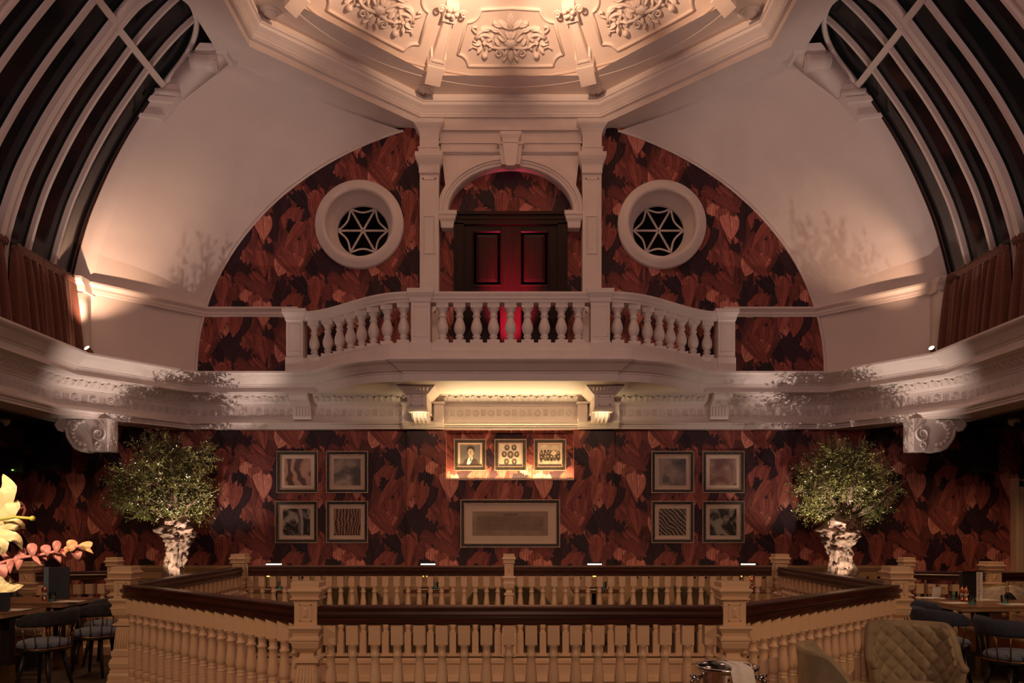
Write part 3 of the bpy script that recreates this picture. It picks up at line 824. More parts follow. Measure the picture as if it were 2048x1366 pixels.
    leaf(960, 390, -PI / 2, 210, 48, 6); leaf(960, 700, PI / 2, 180, 46, 5); leaf(960, 560, -PI / 2, 110, 50, 4)
    m.ball(D(a, *O(960, 620, .0)), .085, 0, 14, (1, 1, .7)); T([(880, 620), (910, 570), (960, 550), (1010, 570), (1040, 620)], .02, .02)
    T([(900, 650), (930, 615), (960, 605), (990, 615), (1020, 650)], .018, .018)
    m.build('acanthus_scrollwork', M['dome'], t, True)
for a, lb in ((0, 'dome panel with acanthus scrollwork straight above the doorway'), (-PI / 4, 'dome panel with acanthus scrollwork, left of the middle one'), (PI / 4, 'dome panel with acanthus scrollwork, right of the middle one')):
    relief_panel(a, lb)
for a, lb in ((-PI / 8, 'tapering plaster rib of the dome, left of the middle panel'), (PI / 8, 'tapering plaster rib of the dome, right of the middle panel'),
              (-3 * PI / 8, 'tapering plaster rib at the left side of the dome'), (3 * PI / 8, 'tapering plaster rib at the right side of the dome')):
    t = thing('dome_rib', lb, 'pilaster', D(a, 0, 2.5), 0, 'ribs of the dome')
    def blockR(r0, r1, w0, w1, o0, o1, m, i0=-.03):
        V = []
        for r, w, o in ((r0, w0, o0), (r1, w1, o1)):
            V.append([D(a, -w / 2, r, i0), D(a, w / 2, r, i0), D(a, w / 2, r, o), D(a, -w / 2, r, o)])
        m.rings(V, True, True, 0, False)
    m = MB(); blockR(2.14, 2.64, .115, .17, .07, .13, m); blockR(2.60, 2.72, .22, .24, .12, .14, m); m.build('shaft', M['dome'], t, True)
    m = MB(); blockR(2.12, 2.17, .16, .165, .08, .085, m); blockR(2.62, 2.64, .175, .175, .14, .145, m)
    for sg in (-1, 1):
        V = []
        for r, c in ((2.17, .046), (2.62, .07)): V.append([D(a, sg * c - .007, r, .0), D(a, sg * c + .007, r, .0), D(a, sg * c + .007, r, .09 + .05 * (r - 2.17) / .45), D(a, sg * c - .007, r, .09 + .05 * (r - 2.17) / .45)])
        m.rings(V, True, True, 0, False)
    m.build('panel_edges', M['dome'], t, True)
    m = MB(); blockR(2.70, 2.76, .25, .25, .15, .16, m); blockR(2.76, 2.90, .225, .225, .16, .19, m, .0); m.build('plinth_block', M['dome'], t, True)
    m = MB(); blockR(1.96, 2.13, .17, .19, .09, .12, m); m.build('capital_block', M['dome'], t, True)
    m = MB()
    for k in range(5):
        an = k * 2 * PI / 5; m.ball(D(a, .055 * math.cos(an), 1.98 + .055 * math.sin(an), .15), .036, 0, 8, (1, 1, .7))
    m.ball(D(a, 0, 1.98, .18), .024, 0, 8)
    for sg in (-1, 1):
        m.tube([D(a, sg * (.10 + x), 1.97 + z, .13) for x, z in spiral(.05, 0, .055, .012, 1.4, PI)], .012, 5)
    m.build('flower_capital', M['dome'], t, True)
rs = [(1.25, 11.42), (2.975, 9.70)]
for sx, wn in ((-1, 'left'), (1, 'right')):
    for (x, y), w2 in zip(rs, ('near the back of the room', 'at the side of the room')):
        t = thing('ceiling_rose', 'small plaster ceiling rose under the dome ring, %s %s' % (wn, w2), 'ceiling rose', (sx * x, y, 7.965), 0, 'ceiling roses')
        MB().lathe([(.001, -.012), (.13, -.012), (.14, -.006), (.145, 0)], (0, 0, 0), 24).build('disc', M['dome'], t)
        MB().lathe([(.001, -.05), (.03, -.05), (.055, -.035), (.085, -.025), (.09, -.012)], (0, 0, 0), 20).build('boss', M['dome'], t)
        if y > 11: MB().lathe([(.001, -.09), (.012, -.085), (.012, -.05)], (0, 0, 0), 8).build('nozzle', M['bronze'], t)

# ------------------------------------------------------------------ aedicule round the balcony door
t = thing('door_surround', 'white plaster surround of two pilasters and an arch behind the balcony', 'surround', (0, 11.65, 3.81))
for sx in (-1, 1):
    cx = sx * 1.205
    m = MB().bx(cx - .14, cx + .14, 11.56, WY + .01, 3.7, 6.82); m.build('pilaster', M['trim'], t, True)
    m = MB(); panel_relief(m, cx - .10, cx + .10, 4.75, 6.74, 11.56, .008, .02); panel_relief(m, cx - .075, cx + .075, 5.62, 6.18, 11.56, .012, .008); m.build('sunk_panel', M['trim'], t, True)
    m = MB(); c = (cx, 11.68, 0)
    m.sq([(.14, 6.80), (.15, 6.815), (.15, 6.90), (.155, 6.93), (.175, 6.97), (.195, 7.01), (.20, 7.03), (.205, 7.04), (.205, 7.10), (.14, 7.11)], c)
    m.sq([(.155, 7.11), (.155, 7.17), (.165, 7.175), (.165, 7.19), (.14, 7.20), (.14, 7.36), (.145, 7.40), (.15, 7.42), (.17, 7.46), (.205, 7.50), (.22, 7.52), (.225, 7.575)], c)
    m.build('capital', M['trim'], t, True)
    m = MB().sq([(.09, 6.03), (.095, 6.05), (.10, 6.12), (.125, 6.16), (.13, 6.20), (.145, 6.22), (.145, 6.275)], (sx * .945, 11.70, 0), ky=.9); m.build('impost', M['trim'], t, True)
SZ = 6.275
n = 36; m = MB()
for face_y in (11.66,):
    inner = [(-.93 * math.cos(PI * i / n), SZ + .67 * math.sin(PI * i / n)) for i in range(n + 1)]
    top = 7.58
    outer = [(lerp(-1.08, 1.08, i / n), top) for i in range(n + 1)]
    m.rings([[Vector((x, face_y, z)) for x, z in inner], [Vector((x, face_y, z)) for x, z in outer]], False, False, 0, False)
    m.rings([[Vector((x, face_y, z)) for x, z in inner], [Vector((x, WY, z)) for x, z in inner]], False, False, 0, True)
    for sx in (-1, 1): m.bx(sx * .93, sx * 1.08, face_y, WY, SZ - .03, SZ + .05)
m.bx(-1.08, 1.08, 11.63, 11.66, 7.14, 7.155).bx(-1.08, 1.08, 11.61, 11.66, 7.155, 7.20).bx(-1.08, 1.08, 11.64, 11.66, 7.30, 7.33).bx(-1.08, 1.08, 11.61, 11.66, 7.48, 7.52)
m.build('spandrel', M['trim'], t, True)
m = MB(); pr = [(0, 0), (0, .05), (.02, .06), (.04, .06), (.045, .075), (.075, .08), (.08, .10), (.12, .105), (.13, .09), (.15, .08), (.15, 0)]
R = []
for i in range(n + 1):
    a = PI * i / n; ca, sa = math.cos(a), math.sin(a)
    R.append([Vector((-(.935 + o) * ca, 11.665 - h, SZ + (.675 + o) * sa)) for o, h in pr])
m.rings(R, False, False, 0, False); m.build('archivolt', M['trim'], t, True)
m = MB()
m.prism([(-.075, 6.90), (.075, 6.90), (.115, 7.22), (-.115, 7.22)], 11.46, 11.66, 'y')
m.prism([(-.135, 6.93), (.135, 6.93), (.175, 7.24), (-.175, 7.24)], 11.52, 11.66, 'y')
m.bx(-.20, .20, 11.50, 11.66, 7.22, 7.26)
m.sq([(.115, 7.22), (.12, 7.27), (.135, 7.30), (.15, 7.33), (.155, 7.37)], (0, 11.53, 0), ky=.7); m.bx(-.06, .06, 11.45, 11.6, 6.88, 6.92)
m.build('keystone', M['trim'], t, True)

# door
d = thing('door_1', 'dark mahogany double door behind the balcony, its meeting stiles glowing red', 'door', (0, 11.72, 3.81)); d['kind'] = 'structure'
m = MB()
m.bx(-.85, .85, 11.66, 11.80, 6.10, 6.27); m.bx(-.85, .85, 11.63, 11.67, 6.24, 6.285); m.bx(-.83, .83, 11.645, 11.67, 6.17, 6.19); m.bx(-.85, -.70, 11.66, 11.80, 3.81, 6.12); m.bx(.70, .85, 11.66, 11.80, 3.81, 6.12)
m.build('door_frame', M['doorwood'], d, True)
for sx in (-1, 1):
    lf = MB().bx(0 if sx > 0 else -.70, .70 if sx > 0 else 0, 11.70, 11.76, 3.81, 6.10).build('door_leaf', M['doorwood'], d, True)
    for z0, z1 in ((5.18, 6.02), (4.0, 5.0)):
        x0, x1 = sorted((sx * .13, sx * .58))
        m = MB(); R = []
        for o, y in ((0, 11.70), (0, 11.685), (.02, 11.68), (.035, 11.70), (.05, 11.705), (.11, 11.685)):
            R.append([Vector(q) for q in ((x0 + o, y, z0 + o), (x1 - o, y, z0 + o), (x1 - o, y, z1 - o), (x0 + o, y, z1 - o))])
        m.rings(R, True, True, 0, False); m.build('raised_panel', M['doorwood'], lf, True)
MB().bx(-.018, .018, 11.685, 11.70, 3.81, 6.10).build('meeting_bead', M['doorwood'], d, True)

# round windows
for sx, nm, wn in ((-1, 'window_3', 'left'), (1, 'window_4', 'right')):
    t = thing(nm, wn + ' round window with a deep white surround and six-spoked tracery', 'window', (sx * WINX, WY, WINZ)); t['kind'] = 'structure'
    def rev(prof, cx, cz, seg=56):
        return MB().rings([[Vector((cx + r * math.cos(2 * PI * j / seg), y, cz + r * math.sin(2 * PI * j / seg))) for j in range(seg)] for r, y in prof], True, False, 0, True)
    m = rev([(.665, WY), (.665, 11.73), (.65, 11.715), (.625, 11.71), (.60, 11.685), (.58, 11.68), (.555, 11.665), (.52, 11.66), (.51, 11.675), (.50, 11.68), (.50, 11.72), (.49, 11.93), (.44, 11.94), (.44, 11.97), (.40, 11.99), (.39, 12.06)], sx * WINX, WINZ)
    m.build('moulded_surround', M['trim'], t, True)
    gz = WINZ + .01
    rev([(.40, 12.06), (.001, 12.06)], sx * WINX, gz).build('pane', M['pane'], t, True)
    m = MB(); cx = sx * WINX
    for k in range(3):
        a = k * PI / 3; m.tube([(cx - .39 * math.cos(a), 12.03, gz - .39 * math.sin(a)), (cx + .39 * math.cos(a), 12.03, gz + .39 * math.sin(a))], .018, 6)
    for k in range(6):
        a0 = k * PI / 3; pts = []
        for i in range(13):
            u = i / 12; p0 = Vector((math.cos(a0), 0, math.sin(a0))) * .385; p1 = Vector((math.cos(a0 + PI / 3), 0, math.sin(a0 + PI / 3))) * .385
            p = p0.lerp(p1, u); q = p.length; p *= (1 - .16 * math.sin(PI * u)); pts.append(Vector((cx, 12.03, gz)) + p)
        m.tube(pts, .016, 6)
    m.build('tracery', M['trim'], t, True)
S('wall_outside_back', MB().bx(-4, 4, 14.5, 14.6, 3, 8), basic('night_wall', (.05, .045, .04)))
# ------------------------------------------------------------------ balcony balustrade
bal = thing('balcony_balustrade', 'bowed white plaster balustrade of the upper balcony in front of the door', 'balustrade', (0, 10.5, 3.806))
bal_prof = [(.001, .20), (.047, .245), (.052, .25), (.052, .258), (.04, .268), (.055, .285), (.055, .305), (.042, .318), (.05, .33), (.07, .37), (.077, .41), (.072, .45), (.055, .50), (.044, .535), (.044, .55), (.056, .56), (.056, .575), (.044, .585), (.046, .61), (.055, .635), (.07, .655), (.074, .67)]
mb = MB().lathe(bal_prof, (0, 0, 0), 18)
mb.bx(-.082, .082, -.082, .082, .20, .245).bx(-.079, .079, -.079, .079, .668, .73)
bsrc = mb.build('baluster', M['trim'], bal); first = True
def runpath(n=24):
    pts = []
    for i in range(n + 1):
        u = i / n; x = lerp(-3.02, -1.26, u); pts.append((x, lerp(11.32, 10.37, sstep((u - .02) / .93))))
    return pts
lp = runpath(); rp = [(-x, y) for x, y in lp[::-1]]; cpth = [(-1.09, 10.37), (1.09, 10.37)]
rail_prof = [(-.10, .73), (.10, .73), (.105, .755), (.12, .775), (.125, .80), (.14, .835), (.14, .86), (-.14, .86), (-.14, .83), (-.12, .80), (-.105, .755), (-.10, .73)]
base_prof = [(-.12, 0), (.12, 0), (.12, .10), (.10, .11), (.10, .20), (-.10, .20), (-.10, .11), (-.12, .10), (-.12, 0)]
for pth in (lp, cpth, rp):
    MB().sweep([(p, z + 3.806) for p, z in rail_prof], pth, smooth=False).build('top_rail', M['trim'], bal, True)
    MB().sweep([(p, z + 3.806) for p, z in base_prof], pth, smooth=False).build('plinth', M['trim'], bal, True)
spots = [(-.90 + .225 * k, 10.37) for k in range(9)]
def at_len(pts, q):
    d = [0]
    for i in range(1, len(pts)): d.append(d[-1] + math.dist(pts[i], pts[i - 1]))
    s = q * d[-1]
    for i in range(1, len(d)):
        if d[i] >= s: t = (s - d[i - 1]) / (d[i] - d[i - 1]); return (lerp(pts[i - 1][0], pts[i][0], t), lerp(pts[i - 1][1], pts[i][1], t))
for k in range(8):
    x, y = at_len(lp, (k + .75) / 8.4); spots += [(x, y), (-x, y)]
for k, (x, y) in enumerate(spots):
    if k == 0: bsrc.location = (x, y - 10.5, 0)
    else: place(bsrc, 'baluster', bal, (x, y - 10.5, 0))
for x, y, hw in ((-1.18, 10.37, .125), (1.18, 10.37, .125), (-3.10, 11.32, .12), (3.10, 11.32, .12)):
    m = MB().sq([(hw + .01, 0), (hw + .01, .20), (hw, .21), (hw, .72), (hw + .01, .73), (hw + .015, .75), (hw + .02, .78), (hw + .045, .83), (hw + .05, .84), (hw + .05, .895), (hw + .04, .90)], (x, y, 3.806))
    panel_relief(m, x - hw * .72, x + hw * .72, 4.08, 4.48, y - hw, .006, .008)
    m.build('newel', M['trim'], bal, True)

# ------------------------------------------------------------------ stairwell balustrade
bp = [(.034, .855), (.034, .845), (.025, .838), (.0245, .80), (.031, .795), (.034, .788), (.031, .781), (.0255, .776), (.027, .74), (.032, .69), (.037, .645), (.037, .625), (.030, .605), (.026, .60), (.030, .59), (.031, .58), (.027, .572), (.033, .565), (.036, .555)]
bp2 = [(.036, .555), (.036, .48), (.034, .478), (.034, .47), (.036, .468), (.036, .40), (.030, .395), (.030, .388), (.035, .38), (.037, .365), (.033, .335), (.028, .32), (.033, .31), (.034, .30), (.034, .29)]
mb = MB().lathe(bp, (0, 0, 0), 16).lathe(bp2, (0, 0, 0), 12, 0, False)
mb.bx(-.037, .037, -.037, .037, .855, .99).bx(-.039, .039, -.039, .039, 0, .29)
BMESH = mb.mesh('baluster', M['cream'])
newel_prof = [(.083, 1.25), (.086, 1.245), (.086, 1.215), (.090, 1.21), (.102, 1.205), (.104, 1.195), (.092, 1.18), (.084, 1.165), (.080, 1.155), (.092, 1.15), (.092, 1.142), (.080, 1.135), (.070, 1.13),
              (.070, .985), (.10, .98), (.103, .965), (.095, .955), (.082, .935), (.078, .915), (.090, .905), (.092, .89), (.086, .885), (.085, .87), (.078, .84), (.060, .82), (.045, .812), (.042, .80), (.045, .785), (.065, .77), (.076, .765), (.078, .75), (.060, .745),
              (.055, .735), (.058, .70), (.072, .55), (.075, .54), (.086, .535), (.086, .495), (.078, .48), (.092, .46), (.10, .43), (.094, .39), (.085, .38), (.095, .37), (.095, .35), (.105, .33), (.105, .29), (.11, .285), (.115, .25), (.115, 0)]
def newel_at(v, label, sc=1.0, top=1.25, group=None):
    t = thing('newel_post', label, 'newel post', (v.x, v.y, 0), 0, group)
    k = top / 1.25
    m = MB().sq([(r * sc, z * k) for r, z in newel_prof[::-1]])
    m.build('post', M['cream'], t)
    for rz in range(4):
        R = Matrix.Rotation(rz * PI / 2, 3, 'Z'); q = MB()
        h = .070 * sc; w0, z0, z1 = .030 * sc, 1.015 * k, 1.105 * k
        panel_relief(q, -w0 - .008, w0 + .008, z0 - .008, z1 + .008, -h, .004, .006)
        c = (z0 + z1) / 2
        q.add([(-w0 * .7, -h, z0 + .012), (w0 * .7, -h, z0 + .012), (w0 * .7, -h, z1 - .012), (-w0 * .7, -h, z1 - .012), (0, -h - .012, c - .015), (0, -h - .012, c + .015)], [(0, 1, 4), (1, 2, 5, 4), (2, 3, 5), (3, 0, 4, 5)])
        m = MB(); m.add([R @ v2 for v2 in q.v], q.f); m.build('diamond_panel', M['cream'], t)
    m = MB()
    for rz in range(4):
        R = Matrix.Rotation(rz * PI / 2, 3, 'Z'); q = MB()
        for i in range(6):
            u = (i - 2.5) / 2.5
            q.tube([(u * .044 * sc, -.057 * sc, .72 * k), (u * .052 * sc, -.0645 * sc, .64 * k), (u * .06 * sc, -.0725 * sc, .555 * k)], .005, 5)
        m.add([R @ v2 for v2 in q.v], q.f, 0, True)
    m.build('fluting', M['cream'], t)
    return t
newel_at(FL, 'cream newel post at the front left corner of the stairwell')
newel_at(FR, 'cream newel post at the front right corner, behind the ice bucket')
newel_at(SL, 'cream newel post at the left corner of the stairwell, beside the blue chairs')
newel_at(SR, 'cream newel post at the right corner of the stairwell, beside the right-hand tables')
newel_at(BL, 'cream newel post at the back left corner of the stairwell')
newel_at(BR, 'cream newel post at the back right corner of the stairwell')
newel_at(BC, 'slim cream newel post in the middle of the back balustrade', .80)
hh = [(.052, .985), (.056, .992), (.056, 1.008), (.048, 1.016), (.050, 1.025), (.064, 1.035), (.068, 1.05), (.062, 1.063), (.050, 1.069), (.054, 1.08), (.054, 1.09), (.044, 1.098)]
hr = [(-.052, .985)] + hh + [(-x, z) for x, z in hh[::-1]]
def run(a, b, n, label, ra=.075, rb=.075, mesh=None, zs=1.0, profile=hr, plinth=True, y_extra=0):
    a, b = Vector((a.x, a.y, 0)), Vector((b.x, b.y, 0)); d = (b - a).normalized(); mid = (a + b) / 2
    t = thing('balustrade', label, 'balustrade', mid)
    p, q = a + d * ra, b - d * rb
    MB().sweep([(u, z * zs) for u, z in profile], [(p.x, p.y), (q.x, q.y)]).build('handrail', M['wood'], t, True)
    L = (q - p).length
    for k in range(n):
        c = a + (b - a) * ((k + 1) / (n + 1)) - mid
        o = bpy.data.objects.new('baluster', mesh or BMESH); COL.objects.link(o); o.parent = t; o.location = c; o.scale = (1, 1, zs)
    if plinth:
        MB().sweep([(-.05, 0), (.05, 0), (.05, .03), (-.05, .03), (-.05, 0)], [(p.x, p.y), (q.x, q.y)]).build('base_rail', M['cream'], t, True)
    return t
run(FL, FR, 18, 'front balustrade of the stairwell, nearest the camera', .06, .06)
run(FL, SL, 19, 'balustrade running from the front left newel post back to the left corner', .06, .03)
run(FR, SR, 19, 'balustrade running from the front right newel post back to the right corner', .06, .03)
run(SL, BL, 21, 'left side balustrade of the stairwell in front of the left olive tree', .06, .06)
run(SR, BR, 21, 'right side balustrade of the stairwell in front of the right olive tree', .06, .06)
run(BL, BC, 23, 'left half of the back balustrade of the stairwell', .12, .055)
run(BC, BR, 23, 'right half of the back balustrade of the stairwell', .055, .12)

# side aisles balustrades
def short_baluster():
    m = MB().bx(-.045, .045, -.045, .045, .80, .93).bx(-.045, .045, -.045, .045, .12, .25)
    m.lathe([(.04, .80), (.025, .785), (.025, .75), (.035, .74), (.035, .725), (.026, .715), (.03, .66), (.045, .55), (.048, .48), (.035, .42), (.028, .39), (.035, .37), (.045, .33), (.03, .27), (.04, .25)], (0, 0, 0), 14)
    return m.mesh('short_baluster', M['cream'])
SB = short_baluster()
for sx, wn in ((-1, 'left'), (1, 'right')):
    A = Vector((sx * 4.97, 9.8, 0)); B = Vector((sx * 5.85, 9.5, 0)); C2 = Vector((sx * 7.6, 9.5, 0))
    newel_at(A, 'small cream newel post of the %s side balustrade, nearest the olive tree' % wn, .85, 1.2)
    newel_at(B, 'stout cream newel post of the %s side balustrade behind the dining tables' % wn, 1.12, 1.16)
    for (p, q, n, lb) in ((A, B, 6, 'short %s side balustrade with dark handrail between two newel posts behind the tables' % wn), (B, C2, 12, '%s side balustrade running out of frame behind the tables' % wn)):
        args = (p, q) if sx > 0 else (q, p)
        t = run(args[0], args[1], n, lb, .08, .08, SB, .94)
        m = MB().sweep([(-.12, 0), (.14, 0), (.14, .10), (.12, .12), (.07, .125), (.07, .14), (-.12, .14)], [(args[0].x, args[0].y), (args[1].x, args[1].y)]); m.build('moulded_plinth', M['cream'], t, True)
# dado
m = MB(); DY = 11.66
m.bx(-5.80, 5.80, DY, WY - .01, 0, .96).bx(-5.82, 5.82, DY - .03, WY - .01, .96, 1.0).bx(-5.8, 5.8, DY - .015, DY, .93, .96).bx(-5.8, 5.8, DY - .025, DY, 0, .16)
m.bx(-1.56, 1.56, DY - .09, DY, 0, .96).bx(-1.58, 1.58, DY - .115, DY, .96, 1.0)
k = -5.7
while k < 5.6:
    yy = DY - (.09 if abs(k + .35) < 1.5 else 0)
    panel_relief(m, k, k + .72, .26, .84, yy, .012, .03); k += .86
S('trim_5', m, M['dado'])
# aisle ceilings
for sx in (-1, 1):
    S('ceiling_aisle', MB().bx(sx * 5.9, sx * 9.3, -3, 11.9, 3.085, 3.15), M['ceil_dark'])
    S('trim_6' if sx < 0 else 'trim_7', MB().bx(sx * 6.28, sx * 6.36, 1.5, 11.0, 3.04, 3.10), M['trim'])
# bright doorway far right
t = thing('door_2', 'cream door frame with a lit room beyond, cut by the right edge of the photo', 'doorway', (7.68, 11.7, 0)); t['kind'] = 'structure'
x0 = P(2031, 0, 11.7).x
MB().bx(x0, x0 + .11, 11.68, 11.8, 0, 2.27).bx(x0, x0 + 1.2, 11.68, 11.8, 2.18, 2.29).bx(x0 - .02, x0 + .03, 11.66, 11.8, 0, 2.31).build('frame', M['cream'], t, True)
MB().bx(x0 + .10, x0 + 1.1, 11.775, 11.79, 0, 2.18).build('door_leaf', M['sepial'], t, True)  # pale panel coloured to stand for the lit room beyond
# ------------------------------------------------------------------ pictures
def art_mat(name, kind, c1, c2, c3, seed):
    m, nt, N, L, b = new_mat(name)
    tc = N.new('ShaderNodeTexCoord'); mp = N.new('ShaderNodeMapping'); mp.inputs['Location'].default_value = (seed, seed * .7, seed * .3)
    L.new(tc.outputs['Object'], mp.inputs['Vector'])
    no = N.new('ShaderNodeTexNoise'); no.inputs['Scale'].default_value = 3.2; no.inputs['Detail'].default_value = 4 if kind != 'foam' else 12
    no.inputs['Distortion'].default_value = {'fold': 1.2, 'foam': 2.0, 'zebra': .3}.get(kind, .6); L.new(mp.outputs['Vector'], no.inputs['Vector'])
    src = no.outputs['Fac']
    if kind in ('zebra', 'fold', 'fan'):
        w = N.new('ShaderNodeTexWave'); w.inputs['Scale'].default_value = {'zebra': 7, 'fold': 1.3, 'fan': 9}[kind]; w.inputs['Distortion'].default_value = {'zebra': 10, 'fold': 14, 'fan': 5}[kind]
        w.inputs['Detail'].default_value = 2; w.inputs['Detail Scale'].default_value = {'fold': 1.6}.get(kind, .8)
        w.bands_direction = 'DIAGONAL' if kind == 'fan' else 'X'
        L.new(mp.outputs['Vector'], w.inputs['Vector']); src = w.outputs['Fac']
    r = N.new('ShaderNodeValToRGB'); e = r.color_ramp.elements
    lo_, hi_ = {'blob': (.40, .60), 'foam': (.42, .62)}.get(kind, (.25, .8))
    e[0].position = lo_; e[0].color = (*c1, 1); e[1].position = hi_; e[1].color = (*c3, 1); x = e.new(.5); x.color = (*c2, 1)
    L.new(src, r.inputs['Fac']); L.new(r.outputs['Color'], b.inputs['Base Color']); b.inputs['Roughness'].default_value = .3
    return m
def rect_frame(m, x0, x1, z0, z1, w, y0, y1, mi=0, lip=0):
    """mitred frame, y0 wall side, y1 front"""
    R = []
    for o, y in ((0, y0), (0, y1), (w, y1 + lip), (w, y0)):
        R.append([Vector(q) for q in ((x0 + o, y, z0 + o), (x1 - o, y, z0 + o), (x1 - o, y, z1 - o), (x0 + o, y, z1 - o))])
    m.rings(R, True, False, mi, False)
def picture(px0, py0, px1, py1, yw, label, art, group, name='framed_picture', cat='picture', fw=.06, matw=.055, extra=None):
    a = P(px0, py1, yw - .04); b = P(px1, py0, yw - .04); x0, x1, z0, z1 = a.x, b.x, a.z, b.z; y = yw
    t = thing(name, label, cat, ((x0 + x1) / 2, yw, (z0 + z1) / 2), 0, group)
    m = MB(); rect_frame(m, x0 + .008, x1 - .008, z0 + .008, z1 - .008, fw - .012, y, y - .04, 0, .008); m.build('frame', M['frame'], t, True)
    m = MB(); rect_frame(m, x0, x1, z0, z1, .010, y, y - .044); rect_frame(m, x0 + fw - .008, x1 - fw + .008, z0 + fw - .008, z1 - fw + .008, .010, y - .005, y - .036); m.build('frame_edging', M['framelip'], t, True)
    MB().bx(x0 + fw, x1 - fw, y - .018, y - .012, z0 + fw, z1 - fw).build('mount', M['mat'], t, True)
    q = fw + matw
    pr = MB().bx(x0 + q, x1 - q, y - .021, y - .0185, z0 + q, z1 - q).build('print', art, t, True)
    if extra: extra(pr, x0 + q, x1 - q, z0 + q, z1 - q, y - .0215)
    return t
L4 = [('rust toned abstract of folded canyon walls, upper left of the left four', 'fold', (.08, .03, .02), (.32, .14, .09), (.45, .24, .17)),
      ('grey abstract of smooth overlapping shapes, upper right of the left four', 'blob', (.05, .035, .03), (.17, .12, .1), (.42, .3, .25)),
      ('dark picture of breaking surf spray, lower left of the left four', 'foam', (.008, .006, .006), (.06, .05, .045), (.42, .36, .31)),
      ('rust and black picture of rippled wavy stripes, lower right of the left four', 'zebra', (.02, .008, .006), (.14, .05, .03), (.36, .17, .11))]
R4 = [('grey picture of a dark headland against pale sky, upper left of the right four', 'blob', (.03, .022, .018), (.12, .09, .075), (.34, .24, .21)),
      ('red and brown abstract of stone arches, upper right of the right four', 'blob', (.14, .05, .04), (.26, .13, .1), (.42, .28, .24)),
      ('dark picture of pale lines fanning out, lower left of the right four', 'fan', (.02, .012, .01), (.05, .03, .022), (.32, .23, .18)),
      ('dark picture of foaming water, lower right of the right four', 'foam', (.008, .008, .006), (.05, .04, .03), (.34, .3, .25))]
for lst, xs, sd in ((L4, ((553, 636), (652, 736)), 3), (R4, ((1303, 1388), (1405, 1489)), 40)):
    for k, (lb, kd, c1, c2, c3) in enumerate(lst):
        x0, x1 = xs[k % 2]; y0, y1 = ((902, 986), (1002, 1086))[k // 2]
        if sd == 3 and k == 2: x0, x1 = 550, 635
        picture(x0, y0, x1, y1, WY, 'framed ' + lb.replace('picture of ', 'picture of '), art_mat('art_%d' % (sd + k), kd, c1, c2, c3, sd + k * 3.3), 'framed pictures on the feather wallpaper')
def polyflat(m, pts, y, mi=0): m.add([(x, y, z) for x, z in pts], [tuple(range(len(pts)))], mi)
def ell(cx, cz, rx, rz, n=20, a0=0, a1=2 * PI): return [(cx + rx * math.cos(lerp(a0, a1, i / n)), cz + rz * math.sin(lerp(a0, a1, i / n))) for i in range(n)]
def ex_portrait(pr, x0, x1, z0, z1, y):
    w, h = x1 - x0, z1 - z0; X = lambda u: x0 + u * w; Z = lambda v: z0 + v * h
    m = MB()
    polyflat(m, [(X(.12), Z(0)), (X(.20), Z(.22)), (X(.38), Z(.34)), (X(.62), Z(.36)), (X(.86), Z(.22)), (X(.95), Z(0))], y - .0005, 0)
    polyflat(m, [(X(.33), Z(0)), (X(.40), Z(.33)), (X(.66), Z(.36)), (X(.50), Z(.02)), (X(.44), Z(0))], y - .001, 1)
    polyflat(m, [(X(.43), Z(.34)), (X(.45), Z(.5)), (X(.62), Z(.5)), (X(.63), Z(.36)), (X(.55), Z(.28))], y - .0012, 2)
    polyflat(m, ell(X(.54), Z(.64), w * .15, h * .22), y - .0015, 2)
    polyflat(m, [(X(.35), Z(.68)), (X(.33), Z(.82)), (X(.42), Z(.93)), (X(.60), Z(.95)), (X(.72), Z(.86)), (X(.72), Z(.68)), (X(.68), Z(.62)), (X(.66), Z(.74)), (X(.56), Z(.82)), (X(.42), Z(.80)), (X(.39), Z(.70))], y - .002, 0)
    for u in (.47, .59): polyflat(m, ell(X(u), Z(.67), w * .028, h * .014, 10), y - .002, 0)
    polyflat(m, [(X(.51), Z(.66)), (X(.53), Z(.66)), (X(.54), Z(.58)), (X(.50), Z(.58))], y - .002, 3); polyflat(m, ell(X(.53), Z(.525), w * .04, h * .012, 10), y - .002, 0)
    polyflat(m, [(X(.49), Z(.31)), (X(.57), Z(.31)), (X(.55), Z(.26)), (X(.58), Z(.18)), (X(.49), Z(.18)), (X(.52), Z(.26))], y - .002, 0)
    m.build('sitter', [M['ink'], M['paper'], M['sepial'], M['sepia']], pr, True)
def ex_seven(pr, x0, x1, z0, z1, y):
    w, h = x1 - x0, z1 - z0; m = MB()
    for u, v, s in ((.34, .83, 1), (.66, .83, 1), (.22, .52, 1), (.78, .52, 1), (.5, .5, 1.25), (.32, .18, 1), (.67, .18, 1)):
        cx, cz = x0 + u * w, z0 + v * h; r = .105 * w * s
        polyflat(m, ell(cx, cz, r, r * 1.15), y - .0005, 0); polyflat(m, [(cx - r * .65, cz - r * .8), (cx - r * .3, cz - r * .25), (cx + r * .3, cz - r * .25), (cx + r * .65, cz - r * .8), (cx, cz - r * 1.05)], y - .001, 2)
        polyflat(m, [(cx - r * .12, cz - r * .25), (cx + r * .12, cz - r * .25), (cx, cz - r * .8)], y - .0012, 1); polyflat(m, ell(cx, cz + r * .2, r * .27, r * .38, 12), y - .0013, 1)
        m.tube([(p[0], y - .001, p[1]) for p in ell(cx, cz, r * 1.08, r * 1.24)], .0012, 4, 2, True)
    m.build('seven_oval_portraits', [M['sepia'], M['sepial'], M['ink']], pr, True)
